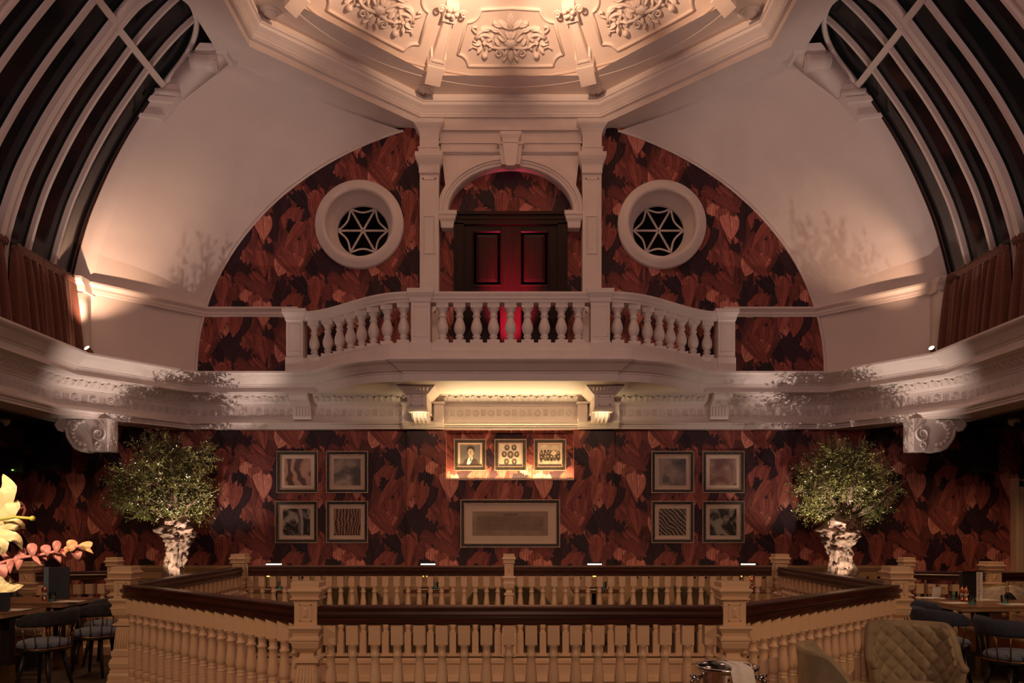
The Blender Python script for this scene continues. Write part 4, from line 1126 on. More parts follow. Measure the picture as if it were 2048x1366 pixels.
def ex_group(pr, x0, x1, z0, z1, y):
    w, h = x1 - x0, z1 - z0; m = MB(); r = random.Random(5)
    polyflat(m, [(x0, z0 + .30 * h), (x1, z0 + .30 * h), (x1, z0 + .62 * h), (x0, z0 + .62 * h)], y - .0003, 0)
    for row, (v, n) in enumerate(((.70, 6), (.52, 8), (.34, 6))):
        for k in range(n):
            cx = x0 + (k + .6 + r.uniform(-.15, .15)) * w / (n + .3); cz = z0 + (v + r.uniform(0, .06)) * h
            polyflat(m, [(cx - .055 * w, cz - .20 * h), (cx - .045 * w, cz - .01 * h), (cx + .045 * w, cz - .01 * h), (cx + .055 * w, cz - .20 * h)], y - .0005 - row * .0004, 2 if (k + row) % 3 else 0)
            polyflat(m, ell(cx, cz + .03 * h, .026 * w, .042 * h, 10), y - .0006 - row * .0004, 1)
    polyflat(m, ell(x0 + .68 * w, z0 + .60 * h, .12 * w, .12 * h), y - .0022, 1)
    m.tube([(x0 + u * w, y - .002, z0 + (.25 + .12 * (u - .5) ** 2) * h) for u in (0, .25, .5, .75, 1)], .003, 4, 2)
    m.build('seated_group', [M['sepia'], M['sepial'], M['ink']], pr, True)
artp = basic('photo_ground_dark', (.13, .11, .10), .3, .2, 8); artl = basic('photo_ground_pale', (.46, .37, .29), .3, .08, 8); artg = basic('photo_ground_mid', (.42, .33, .25), .3, .25, 10)
picture(908, 878, 972, 941, 11.90, 'framed portrait of a person in a dark suit, leftmost in the lit niche', artp, 'three framed photographs in the niche', 'framed_photograph', 'picture', .062, .03, ex_portrait)
picture(989, 878, 1053, 941, 11.90, 'framed photograph of seven small oval portraits, middle of the lit niche', artl, 'three framed photographs in the niche', 'framed_photograph', 'picture', .062, .012, ex_seven)
picture(1068, 878, 1132, 941, 11.90, 'framed old group photograph, rightmost in the lit niche', artg, 'three framed photographs in the niche', 'framed_photograph', 'picture', .062, .022, ex_group)
def ex_doc(pr, x0, x1, z0, z1, y):
    w, h = x1 - x0, z1 - z0; m = MB(); r = random.Random(9)
    for row in range(13):
        z = z0 + h * (.78 - row * .045); x = x0 + w * .06
        while x < x1 - w * .08:
            l = r.uniform(.012, .035); m.bx(x, x + l, y - .0006, y, z, z + h * .014); x += l + .008
    for row, (a, b) in enumerate(((.40, .60), (.42, .59))):
        z = z0 + h * (.88 - row * .06); x = x0 + w * a
        while x < x0 + w * b: l = .02; m.bx(x, x + l, y - .0006, y, z, z + h * .03); x += l + .006
    m.build('lines_of_writing', M['ink'], pr, True)
doc = basic('document', (.34, .24, .18), .12, .15, 5)
picture(921, 999, 1120, 1095, BY, 'wide dark framed document with a broad mount hanging below the niche', doc, None, 'framed_document', 'picture', .062, .115, ex_doc)
# LED lit ledge of the niche
t = thing('led_strip', 'glowing strip light along the bottom edge of the picture niche', 'strip light', (0, 11.74, NZ0))
MB().bx(NX0, NX1, 11.70, 11.735, NZ0 - .005, NZ0 + .02).build('metal_lip', M['framelip'], t, True)
MB().bx(NX0 + .02, NX1 - .02, 11.745, 11.765, NZ0, NZ0 + .012).build('diodes', M['ledstrip'], t, True)

# ------------------------------------------------------------------ olive trees
def tree(px, seed, crown, label, lean_=0.0, trunk_w=1.0):
    D0 = 10.75; b = P(px, 1150, D0); r = random.Random(seed)
    t = thing('olive_tree', label, 'tree', (b.x, D0, .55)); s = D0 / F
    def W(x, y, dy=0): q = P(x, y, D0); return Vector((q.x, D0 + dy, q.z))
    m = MB()
    # gnarled trunk: rings with lobed radius
    cl = trunk_w
    prof = [(0, 1215, 24), (0, 1180, 23), (1, 1160, 21), (1, 1145, 20), (3, 1125, 19.5), (6, 1105, 21), (8, 1090, 22.5), (6, 1078, 25), (2, 1068, 29), (0, 1058, 31), (4, 1048, 27), (4, 1036, 20), (2, 1022, 12)]
    pr = []
    for i in range(len(prof) - 1):
        for k in range(10):
            a, c = prof[i], prof[i + 1]; pr.append(tuple(lerp(a[j], c[j], k / 10) for j in range(3)))
    R = []; sg = 1 if seed % 2 else -1
    for i, (dx, y, w) in enumerate(pr):
        q = W(px + dx * sg + lean_ * (1150 - y), y); ring = []
        for j in range(64):
            a = 2 * PI * j / 64; d = Vector((math.cos(a), math.sin(a), 0))
            n1 = noise.noise(Vector((d.x * 1.6, d.y * 1.6, i * .05 + seed))); n2 = noise.noise(Vector((d.x * 4, d.y * 4, i * .13 + seed)));  n3 = noise.noise(Vector((d.x * 11, d.y * 11, i * .22 + seed)))
            k = 1 + .42 * n1 + .34 * n2 + .22 * n3 + .10 * math.sin(3 * a + i * .06 + seed)
            if n2 < -.28: k -= .16
            ring.append(q + Vector((d.x * w * s * k * cl, d.y * w * s * k * cl * .9, 0)))
        R.append(ring)
    m.rings(R, True, True)
    for k in range(14):
        i = r.randrange(20, len(pr) - 10); dx, y, w = pr[i]; a = r.uniform(PI, 2 * PI); q = W(px + dx * sg + lean_ * (1150 - y), y)
        m.ball(q + Vector((math.cos(a) * w * s * .8 * cl, math.sin(a) * w * s * .75 * cl, 0)), r.uniform(.02, .045), 0, 7, (1, 1, r.uniform(.6, 1.4)))
    m.build('trunk', M['bark'], t, True)
    # limbs
    top = W(px + 3 + lean_ * 110, 1045)
    blobs = []
    for (x, y, rx, ry) in crown: blobs.append((W(x, y, r.uniform(-.12, .12)), rx * s, ry * s))
    br = MB()
    for c, rx, ry in blobs:
        p1 = top.lerp(c, .5) + Vector((r.uniform(-.08, .08), r.uniform(-.1, .1), .02)); br.tube([top, p1, c, c + (c - top) * .25], [.045, .025, .012, .004], 6)
    twigs = []
    for c, rx, ry in blobs:
        for k in range(int(1900 * rx * ry)):
            u = Vector((r.gauss(0, 1), r.gauss(0, 1), r.gauss(0, 1))).normalized() * r.random() ** .45
            e = c + Vector((u.x * rx, u.y * min(rx, .55), u.z * ry)); d = (e - c); d = d.normalized() if d.length > .01 else Vector((0, 0, 1))
            d = (d + Vector((r.uniform(-.5, .5), r.uniform(-.5, .5), r.uniform(-.2, .6)))).normalized()
            twigs.append((e, d))
    for e, d in twigs[::3]: br.tube([e - d * .10, e + d * .10], [.004, .002], 4)
    br.build('branches', M['bark'], t, True)
    lf = MB()
    for e, d in twigs:
        for k in range(13):
            p = e + d * (k / 13 - .4) * .24; side = d.cross(Vector((r.uniform(-1, 1), r.uniform(-1, 1), r.uniform(-1, 1)))).normalized()
            ld = (d * .6 + side).normalized(); L = r.uniform(.03, .055); w = ld.cross(Vector((r.uniform(-1, 1), r.uniform(-1, 1), r.uniform(-1, 1)))).normalized() * .0075
            n = ld.cross(w).normalized() * .002
            lf.add([p, p + ld * L * .5 + w, p + ld * L, p + ld * L * .5 - w, p + ld * L * .5 + n], [(0, 1, 4), (1, 2, 4), (2, 3, 4), (3, 0, 4)])
    o = lf.build('foliage', M['leaf'], t, True); o['kind'] = 'stuff'
    return t
crownL = [(300, 905, 34, 32), (335, 900, 30, 30), (395, 915, 30, 34), (272, 955, 40, 30), (325, 950, 46, 36), (380, 960, 38, 34), (262, 1000, 34, 30), (310, 1000, 44, 34), (365, 1005, 44, 30), (392, 1020, 26, 22), (240, 975, 22, 18), (345, 1030, 40, 18), (285, 1025, 30, 18), (410, 985, 20, 18), (235, 1010, 14, 12)]
crownR = [(1660, 905, 34, 22), (1720, 905, 30, 20), (1640, 940, 40, 32), (1695, 935, 44, 34), (1745, 950, 34, 32), (1620, 975, 36, 30), (1675, 980, 46, 34), (1735, 990, 42, 30), (1765, 985, 24, 24), (1625, 1015, 32, 24), (1665, 1030, 34, 20), (1715, 1030, 40, 20), (1755, 1020, 30, 20), (1790, 975, 12, 10)]
tree(345, 3, crownL, 'lit olive tree with a gnarled pale trunk at the left of the stairwell', .06)
tree(1686, 8, crownR, 'lit olive tree with a broad gnarled trunk at the right of the stairwell', .0, 1.12)
for sx, px, wn in ((-1, 345, 'left'), (1, 1686, 'right')):
    x = P(px, 0, 10.75).x
    t = thing('planter', wn + ' cream planter box at the foot of the olive tree, behind the balustrade', 'planter', (x, 10.75, 0))
    m = MB().sq([(.36, 0), (.36, .08), (.33, .1), (.33, .56), (.36, .57), (.36, .62), (.30, .62), (.30, .55)], (0, 0, 0)); m.build('box', M['cream'], t)
    MB().bx(-.30, .30, -.30, .30, .50, .555).build('soil', M['soil'], t)

# ------------------------------------------------------------------ spindle chairs with curved upholstered backs
def spindle_chair(name, label, loc, rz, group, back=M['charcoal']):
    t = thing(name, label, 'chair', loc, rz, group)
    # local: sitter faces +x, back wraps round -x
    MB().lathe([(.001, .40), (.22, .40), (.235, .41), (.235, .425), (.22, .432), (.001, .432)], (0, 0, 0), 28).build('seat_frame', M['black'], t)
    MB().lathe([(.20, .432), (.225, .445), (.23, .465), (.215, .49), (.16, .505), (.001, .512)], (0, 0, 0), 28).build('seat', M['bluegrey'], t)
    MB().tube([(.238 * math.cos(a), .238 * math.sin(a), .432) for a in [lerp(PI * .45, PI * 1.55, i / 20) for i in range(21)]], .008, 6).build('rail_ring', M['bronze'], t)
    m = MB(); n = 30; R = []
    for i in range(n + 1):
        a = lerp(PI * .42, PI * 1.58, i / n); q = 1 - abs(i / n * 2 - 1) ** 5 * .55; ra = .275
        h0 = .645 - .0 * q; h1 = .645 + .155 * q
        ring = []
        for k in range(10):
            b = 2 * PI * k / 10; zz = (h0 + h1) / 2 + (h1 - h0) / 2 * math.sin(b); rr = ra + .022 * math.cos(b) + .10 * (zz - .645)
            ring.append(Vector((rr * math.cos(a), rr * math.sin(a), zz)))
        R.append(ring)
    m.rings(R, True, True); m.build('backrest', back, t)
    for i in range(9):
        a = lerp(PI * .47, PI * 1.53, i / 8)
        MB().tube([(.238 * math.cos(a), .238 * math.sin(a), .43), (.272 * math.cos(a), .272 * math.sin(a), .67)], .0065, 6).build('spindle', M['bronze'], t)
    for a in (PI * .25, PI * .75, PI * 1.25, PI * 1.75):
        MB().tube([(.15 * math.cos(a), .15 * math.sin(a), .41), (.25 * math.cos(a), .25 * math.sin(a), 0)], [.026, .014], 8).build('leg', M['black'], t)
    return t
def G0(px, d): q = P(px, 0, d); return (q.x, d, 0)
chA = spindle_chair('spindle_chair', 'dark velvet chair with blue-grey seat, nearest the camera on the left side', G0(88, 7.55), math.radians(176), 'spindle back dining chairs')
G = 'spindle back dining chairs'
dup(chA, G0(192, 8.35), math.radians(178), 'dark velvet chair with blue-grey seat, second on the left, against the stairwell newel post', G)
dup(chA, G0(212, 9.0), math.radians(182), 'half hidden dark velvet chair behind the second left chair', G)
chR = spindle_chair('spindle_chair', 'navy velvet chair with blue-grey seat at the right-hand oak table', G0(1888, 7.65), math.radians(6), G, M['navy'])
dup(chR, G0(2026, 6.85), math.radians(6), 'navy velvet chair cut by the right edge of the photo', G)
dup(chR, G0(1838, 8.75), math.radians(6), 'navy velvet chair partly hidden by the right corner newel post', G)
# ------------------------------------------------------------------ dining tables
def table(x0, x1, y0, y1, label, legs, z=.75):
    t = thing('dining_table', label, 'table', ((x0 + x1) / 2, (y0 + y1) / 2, 0), 0, 'oak dining tables in the side aisles')
    MB().bx(x0 + .004, x1 - .004, y0 + .004, y1 - .004, z - .012, z).build('tabletop', M['table'], t, True)
    MB().bx(x0, x1, y0, y1, z - .045, z - .012).build('edge_band', M['tedge'], t, True)
    for lx, ly in legs:
        lg = MB().bx(lx - .045, lx + .045, ly - .045, ly + .045, .20, z - .045).bx(lx - .25, lx + .25, ly - .03, ly + .03, z - .08, z - .045).build('leg', M['black'], t, True)
        MB().bx(lx - .047, lx + .047, ly - .047, ly + .047, 0, .20).build('brass_foot', M['brass'], lg, True)
    return t
table(-6.3, -4.88, 8.5, 9.28, 'oak dining table with closed menu, nearer the left balustrade', [(-5.05, 8.75), (-6.1, 8.75), (-5.05, 9.1)])
table(-6.3, -4.87, 7.5, 8.2, 'oak dining table at the left edge, nearer the camera', [(-5.05, 7.85), (-6.1, 7.85)])
table(4.68, 6.3, 8.1, 9.0, 'oak dining table with menu stand, mills and tumblers on the right', [(5.05, 8.35), (6.1, 8.35), (4.95, 8.85)])
table(4.79, 6.3, 6.65, 7.45, 'oak dining table at the right edge, nearer the camera', [(5.6, 7.05), (6.1, 7.05)])
# banquettes
for sx, wn, x, y0, y1 in ((-1, 'left', -5.75, 7.3, 8.9), (1, 'right', 5.65, 7.5, 9.1)):
    t = thing('banquette', wn + ' orange leather banquette bench under the dining tables', 'bench', (x, (y0 + y1) / 2, 0), 0, 'orange leather banquettes')
    m = MB()
    xa, xb = x - .42, x + .42
    MB().prism([(xa, .18), (xb - .03, .18), (xb, .22), (xb + .01, .30), (xb - .01, .38), (xb - .04, .40), (xa, .40)], y0, y1, 'y', 0, False).build('seat', M['leather'], t, True)
    MB().bx(xa, xb + .01, y0, y1, .40, .425).build('ledge', M['tedge'], t, True)
    MB().bx(xa, xb - .05, y0 + .02, y1 - .02, 0, .18).build('plinth', M['black'], t, True)
def cushion(name, label, loc, sz, rot, mat, group=None):
    m = MB()
    def f(u, v, sgn):
        x, y = u * 2 - 1, v * 2 - 1; h = ((1 - x ** 4) * (1 - y ** 4)) ** .5 * sz[2]; k = 1 - .08 * (x * x * y * y)
        return (x * sz[0] * k, y * sz[1] * k, sgn * h)
    m.grid(lambda u, v: f(u, v, 1), 12, 12); m.grid(lambda u, v: f(v, u, -1), 12, 12)
    o = m.build(name, mat); o.location = loc; o.rotation_euler = rot; return tag(o, label, 'cushion', group)
def fringe(o, sz, mat):
    m = MB(); r = random.Random(3)
    for i in range(90):
        a = i / 90 * 4; s = int(a); f = (a - s) * 2 - 1
        x, y = [(f, -1), (1, f), (-f, 1), (-1, -f)][s]
        m.tube([(x * sz[0] * .97, y * sz[1] * .97, 0), (x * sz[0] * 1.12, y * sz[1] * 1.12, r.uniform(-.01, .01))], [.012, .009], 5)
    c = m.build('fringe', mat, o); return c
cs = (.14, .12, .05)
def cush(px, py, d, rot, mat, label, fr=None, sz=cs):
    q = P(px, py, d); o = cushion('cushion', label, q, sz, rot, mat, 'scatter cushions on the banquettes')
    if fr: fringe(o, sz, fr)
    return o
cush(40, 1196, 9.5, (1.25, .3, .5), M['creamc'], 'cream fringed cushion leaning behind the left table, right of the black one', M['gold'])
cush(15, 1200, 9.35, (1.3, -.2, -.3), M['blackp'], 'black cushion leaning behind the left table')
cush(52, 1246, 8.35, (1.2, .1, .6), M['creamc'], 'cream and gold cushion seen under the left tables', M['gold'])
cush(5, 1246, 7.95, (1.2, .1, -.4), M['gold'], 'gold cushion seen under the left table at the photo edge', None, (.16, .16, .05))
cush(1992, 1192, 9.25, (1.2, -.2, -.5), M['creamc'], 'beige plush cushion with gold edge behind the right table', M['gold'])
cush(2034, 1192, 9.15, (1.2, .3, .3), M['creamc'], 'gold edged plush cushion at the right photo edge behind the table', M['gold'])
cush(2026, 1205, 9.05, (1.0, .3, .9), M['blackp'], 'black cushion between the two plush ones behind the right table')
# ------------------------------------------------------------------ table ware
def on_table(px, py, z=.75):
    d = (CAM[2] - z) * F / (py - 1051); q = P(px, py, d); return (q.x, d, z)
def menu(name, label, loc, rz, w, h, dpt, spine):
    t = thing(name, label, 'menu', loc, rz)
    MB().bx(-w / 2, w / 2, -dpt / 2, dpt / 2, .0, h).build('cover', M['menublue'], t)
    MB().bx(-w / 2 - .004, -w / 2 + .03, -dpt / 2 - .004, dpt / 2 + .004, 0, h + .003).build('spine', spine, t); return t
t = thing('menu_book', 'closed upright dark blue menu standing on the left back table', 'menu', on_table(119, 1198), math.radians(8))
h = .37
MB().bx(-.105, .105, -.02, .02, 0, h).build('cover', M['menublue'], t); MB().bx(-.155, -.105, -.035, .02, 0, h).build('spine', M['menuspine'], t)
t = thing('menu_book', 'dark upright menu at the left photo edge on the nearer table', 'menu', on_table(-2, 1222), 0)
MB().bx(-.10, .10, -.02, .02, 0, .30).build('cover', M['menublue'], t)
t = thing('menu_stand', 'upright black menu holder with a white printed strip on the right table', 'menu', on_table(1941, 1200), 0)
MB().bx(-.11, .05, -.03, .03, 0, .325).build('holder', M['blackp'], t)
c = MB().bx(.045, .10, -.042, -.036, 0, .32).bx(.10, .115, -.04, .03, 0, .32).build('card', [M['paper']], t)
MB().bx(-.115, .118, -.04, .04, .32, .332).build('clip', M['silver'], t)
mt = bpy.data.curves.new('vertical_lettering', 'FONT'); mt.body = 'WINE & COCKTAILS'; mt.size = .037; mt.align_x = 'CENTER'; mt.align_y = 'CENTER'; mt.extrude = .0006
ot = bpy.data.objects.new('tmp', mt); COL.objects.link(ot); bpy.context.view_layer.update()
dg = bpy.context.evaluated_depsgraph_get(); me = bpy.data.meshes.new_from_object(ot.evaluated_get(dg)); bpy.data.objects.remove(ot)
me.materials.clear(); me.materials.append(M['sepia']); lo = bpy.data.objects.new('lettering', me); COL.objects.link(lo); lo.parent = c
lo.location = (.072, -.0425, .16); lo.rotation_euler = (PI / 2, -PI / 2, 0)
def tumbler(label, loc):
    t = thing('tumbler', label, 'glass', loc, 0, 'cut glass tumblers with turquoise bases')
    m = MB(); R = []
    for r, z in ((.036, .0), (.038, .02), (.041, .06), (.043, .095), (.0405, .095), (.038, .06), (.035, .022), (.001, .02)):
        R.append([Vector(((r * (1 + (.03 if j % 2 else 0) * (z > .005))) * math.cos(2 * PI * j / 20), (r * (1 + (.03 if j % 2 else 0))) * math.sin(2 * PI * j / 20), z)) for j in range(20)])
    m.rings(R, True, False, 0, False); m.build('bowl', M['tumbler'], t)
    MB().lathe([(.001, .002), (.034, .002), (.034, .016), (.001, .018)], (0, 0, 0), 20, 0, False).build('turquoise_base', M['tumblerb'], t)
    return t
tg = tumbler('turquoise based tumbler beside the pepper mill on the left back table', on_table(105, 1202))
for px, py, lb in ((4, 1219, 'turquoise based tumbler at the left photo edge'), (1907, 1199, 'turquoise based tumbler next to the card stand on the right table'),
                   (1944, 1208, 'turquoise based tumbler in front of the menu stand on the right table'), (2010, 1208, 'turquoise based tumbler at the far right of the right table')):
    dup(tg, on_table(px, py), 0, lb)
def mill(label, loc, h=.15):
    t = thing('pepper_mill', label, 'mill', loc, 0, 'copper topped mills'); k = h / .15
    MB().lathe([(.001, 0), (.026, 0), (.026, .02), (.022, .03), (.022, .085 * k)], (0, 0, 0), 16).build('body', M['copper'], t)
    MB().lathe([(.024, .04 * k), (.024, .08 * k)], (0, 0, 0), 16).build('window', M['creamc'], t)
    MB().lathe([(.022, .085 * k), (.028, .092 * k), (.030, .108 * k), (.024, .125 * k), (.008, .135 * k), (.006, .142 * k), (.009, .148 * k), (.001, .155 * k)], (0, 0, 0), 16).build('cap', M['copper'], t)
    return t
pm = mill('copper pepper mill beside the tumbler on the left back table', on_table(89, 1201), .17)
dup(pm, on_table(1925, 1202), 0, 'copper mill on the right table, left of the pair'); dup(pm, on_table(1933, 1203), 0, 'copper mill on the right table, right of the pair')
for k, (px, py, lb) in enumerate(((140, 1203, 'folded paper place mat on the left back table'), (25, 1220, 'folded paper place mat on the left table at the photo edge'), (1912, 1206, 'folded paper place mat with cutlery at the left end of the right table'), (1968, 1200, 'paper place mat behind the menu stand on the right table'), (2030, 1209, 'paper place mat at the right photo edge'), (1860, 1196, 'paper place mat under the card stand on the right table'))):
    x, y, z = on_table(px, py); t = thing('place_mat', lb, 'place mat', (x, y, z + .001), 0, 'paper place mats')
    MB().bx(-.14, .14, -.10, .10, 0, .003).build('paper', M['paper'], t)
    MB().bx(-.10, -.09, -.07, .08, .003, .006).bx(.09, .10, -.07, .08, .003, .006).build('cutlery', M['silver'], t)
x, y, z = on_table(1872, 1194); t = thing('card_stand', 'small wire stand with a white card on the right table', 'stand', (x, y, z))
MB().tube([(-.10, 0, .11), (.10, 0, .11), (.10, 0, 0), (-.10, 0, 0)], .004, 6, 0, True).tube([(-.10, .05, .11), (.10, .05, .11), (.10, .05, 0), (-.10, .05, 0)], .004, 6, 0, True).build('wire_frame', M['bronze'], t)
MB().box((.0, -.01, .06), (.10, .003, .12), 0, 0, .2).build('card', M['paper'], t)

# ------------------------------------------------------------------ tufted velvet armchairs
def tub_chair(label, loc, rz, fine=True, scale=1.0, group='olive velvet tub chairs', mat=None, wide=1.0):
    t = thing('velvet_armchair', label, 'armchair', loc, rz, group); mat = mat or M['olive']; t.scale = (wide, wide, scale)
    A = math.radians(112)
    def top(q): # q -1..1
        return lerp(.95, .66, sstep((abs(q) - .42) / .40)) - .02 * q * q
    def shell(q, v, inner, side):
        a = PI + q * A; z = lerp(.36, top(q), v); r = .285 + .07 * v * (1 - .3 * abs(q)) + (0 if inner else .055)
        # squarer plan
        c, s = math.cos(a), math.sin(a); k = (abs(c) ** 3.2 + abs(s) ** 3.2) ** (-1 / 3.2); r *= lerp(1, k, .75)
        if inner:
            uu = q * 9.0; vv = (z - .36) / .60 * 8.0
            f = min(1, 1.1 * abs(math.sin(PI * (uu + vv) / 2)) ** .5 * abs(math.sin(PI * (uu - vv) / 2)) ** .5)
            e = sstep((1 - v) / .06) * sstep((1 - abs(q)) / .08)
            r -= .026 * f * e
        return Vector((r * c, r * s, z))
    nu, nv = (260, 90) if fine else (48, 18)
    m = MB().grid(lambda u, v: shell(u * 2 - 1, v, True, 0), nu, nv)
    m.build('tufted_inner_back', mat, t)
    m = MB().grid(lambda u, v: shell(1 - u * 2, v, False, 0), 60, 12)
    # rolled rim
    R = []
    for i in range(61):
        q = i / 30 - 1; a = shell(q, 1, True, 0); b = shell(q, 1, False, 0); mid = (a + b) / 2; h = (b - a) / 2; R.append([a, mid - h * .7 + Vector((0, 0, .018)), mid + Vector((0, 0, .026)), mid + h * .7 + Vector((0, 0, .018)), b])
    m.rings(R, False, False)
    for q in (-1, 1):
        m.rings([[shell(q, v / 8, True, 0) for v in range(9)], [(shell(q, v / 8, True, 0) + shell(q, v / 8, False, 0)) / 2 + Vector((.03, 0, 0)) for v in range(9)], [shell(q, v / 8, False, 0) for v in range(9)]], False, False)
        m.ball((shell(q, 1, True, 0) + shell(q, 1, False, 0)) / 2 + Vector((.008, 0, -.008)), .036)
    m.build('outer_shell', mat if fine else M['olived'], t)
    m = MB()
    def seat(u, v):
        x, y = u * 2 - 1, v * 2 - 1; e = (1 - x ** 6) * (1 - y ** 6); return (x * .27 + .04, y * .27, .36 + .11 * max(0, e) ** .4)
    m.grid(seat, 16, 16); m.bx(-.22, .30, -.26, .26, .30, .37); m.build('seat', mat, t)
    for x, y in ((.24, .2), (.24, -.2), (-.2, .2), (-.2, -.2)):
        MB().tube([(x * .8, y * .8, .31), (x * 1.15, y * 1.15, 0)], [.02, .012], 8).build('leg', M['black'], t)
    return t
q = P(1830, 0, 5.9)
tub_chair('button tufted olive velvet armchair at the lower right, facing the camera', (q.x, 5.9, 0), math.radians(-106), True, .87, 'olive velvet tub chairs', None, .86)
q = P(1716, 0, 4.75)
tub_chair('olive velvet armchair seen from behind, left of the tufted one', (q.x, 4.75, 0), math.radians(-12), True, .885, 'olive velvet tub chairs', None, .86)
first = None
chs = ((640, 185, 'left of the second lamp, further one'), (768, 0, 'left of the second lamp, nearer one'), (961, 185, 'left of the middle newel post'), (1084, 0, 'right of the middle newel post'),
       (1278, 180, 'right of the third lamp, nearer one'), (1404, 0, 'right of the third lamp, further one'), (446, 0, 'left of the first lamp'), (1578, 180, 'right of the fourth lamp'))
for k, (px, a, lw) in enumerate(chs):
    lb = 'dark olive velvet chair behind the back balusters, ' + lw; loc = G0(px, 10.62 + (.12 if k % 2 else -.05)); a += (25 if a < 90 else -25) * (1 if k % 2 else 2)
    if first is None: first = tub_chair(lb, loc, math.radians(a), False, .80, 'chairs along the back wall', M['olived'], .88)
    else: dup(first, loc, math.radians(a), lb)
# back tables with lamps
bt = None
for k, px in enumerate((550, 857, 1188, 1493)):
    nm = ('first', 'second', 'third', 'fourth')[k]; loc = G0(px, 10.62)
    if bt is None:
        bt = thing('cafe_table', 'small dark cafe table behind the back balustrade, first from the left', 'table', loc, 0, 'small tables along the back wall')
        MB().sq([(.29, .70), (.30, .705), (.30, .75), (.295, .752)], (0, 0, 0)).build('tabletop', M['table'], bt)
        MB().lathe([(.22, 0), (.22, .015), (.03, .03), (.03, .70)], (0, 0, 0), 16).build('pedestal', M['black'], bt)
        lamp = thing('table_lamp', 'black framed table lamp with a white light strip, first from the left', 'lamp', (loc[0], loc[1] - .05, .752), 0, 'table lamps behind the back balustrade')
        MB().bx(-.105, .105, -.04, .04, 0, .012).bx(-.105, -.095, -.012, .012, 0, .34).bx(-.108, .108, -.045, .045, .335, .35).build('frame', M['black'], lamp)
        MB().bx(-.095, .095, -.04, .04, .316, .334).build('light_strip', M['ledw'], lamp)
        MB().bx(-.02, .03, -.02, .02, .155, .215).bx(-.095, -.06, -.01, .01, .155, .215).build('amber_shade', M['leda'], lamp)
        mil = dup(pm, (loc[0] + .03, loc[1] - .17, .752), 0, 'copper mill beneath the first lamp'); mil['group'] = 'copper mills under the lamps'
        gl = dup(tg, (loc[0] + .11, loc[1] - .16, .752), 0, 'tumbler beneath the first lamp'); gl['group'] = 'tumblers under the lamps'
    else:
        dup(bt, loc, 0, 'small dark cafe table behind the back balustrade, %s from the left' % nm)
        dup(lamp, (loc[0], loc[1] - .05, .752), 0, 'black framed table lamp with a white light strip, %s from the left' % nm)
        dup(mil, (loc[0] + .03, loc[1] - .17, .752), 0, 'copper mill beneath the %s lamp' % nm); dup(gl, (loc[0] + .11, loc[1] - .16, .752), 0, 'tumbler beneath the %s lamp' % nm)

# ------------------------------------------------------------------ ice bucket on a table near the camera
c = P(1461, 1336, 3.0); bx_, by_, bz = c.x, 3.05, c.z
t = thing('side_table', 'small round table under the ice bucket, below the photo edge', 'table', (bx_, by_, 0))
MB().lathe([(.001, .78), (.34, .78), (.35, .79), (.35, .81), (.34, .815), (.001, .815)], (0, 0, 0), 40).build('tabletop', M['table'], t)
MB().lathe([(.2, 0), (.2, .02), (.025, .04), (.025, .78)], (0, 0, 0), 20).build('pedestal', M['black'], t)
t = thing('ice_bucket', 'polished silver ice bucket with knobbed handles at the bottom edge', 'ice bucket', (bx_, by_, .815)); H = bz - .815
MB().lathe([(.001, 0), (.075, 0), (.085, .01), (.098, H * .5), (.106, H - .02), (.112, H - .014), (.121, H - .008), (.123, H), (.118, H + .003), (.108, H), (.104, H - .02), (.09, .02), (.001, .015)], (0, 0, 0), 48).build('body', M['silver'], t)
for sg in (-1, 1):
    m = MB().tube([(sg * .105, 0, H - .045), (sg * .125, -.01, H - .045)], .008, 8); m.ball((sg * .130, -.012, H - .045), .013); m.ball((sg * .142, -.02, H - .034), .008).ball((sg * .142, -.02, H - .057), .008).ball((sg * .120, -.03, H - .05), .008)
    m.tube([(sg * .132, 0, H - .045), (sg * .14, .0, H - .07), (sg * .132, .0, H - .10), (sg * .115, 0, H - .11)], .006, 8); m.build('handle', M['silver'], t)
MB().ball((-.022, -.108, H - .045), .006).build('rivet', M['copper'], t)
def nap(u, v):
    w = lerp(-.5, .5, u); s = v
    if s < .35: k = s / .35; p = Vector((-.045 + .07 * k + w * .07, lerp(-.02, -.124, k), H + .014 + .014 * math.sin(k * PI)))
    else: k = (s - .35) / .65; p = Vector((.02 + .028 * k + w * lerp(.085, .075, k), -.128 - .012 * math.sin(k * 3), H + .012 - .20 * k))
    p.z += .003 * math.sin(u * 9); p.y -= .004 * math.sin(u * 7 + v * 2); return p
m = MB().grid(nap, 20, 24); nn = MB().grid(lambda u, v: nap(1 - u, v) - Vector((0, 0, .006)) + Vector((0, .004, 0)), 20, 24); m.add(nn.v, nn.f, 0, True)
o = m.build('napkin', M['napkin']); o.location = (bx_, by_, .815); tag(o, 'white linen napkin draped over the rim of the ice bucket', 'napkin')

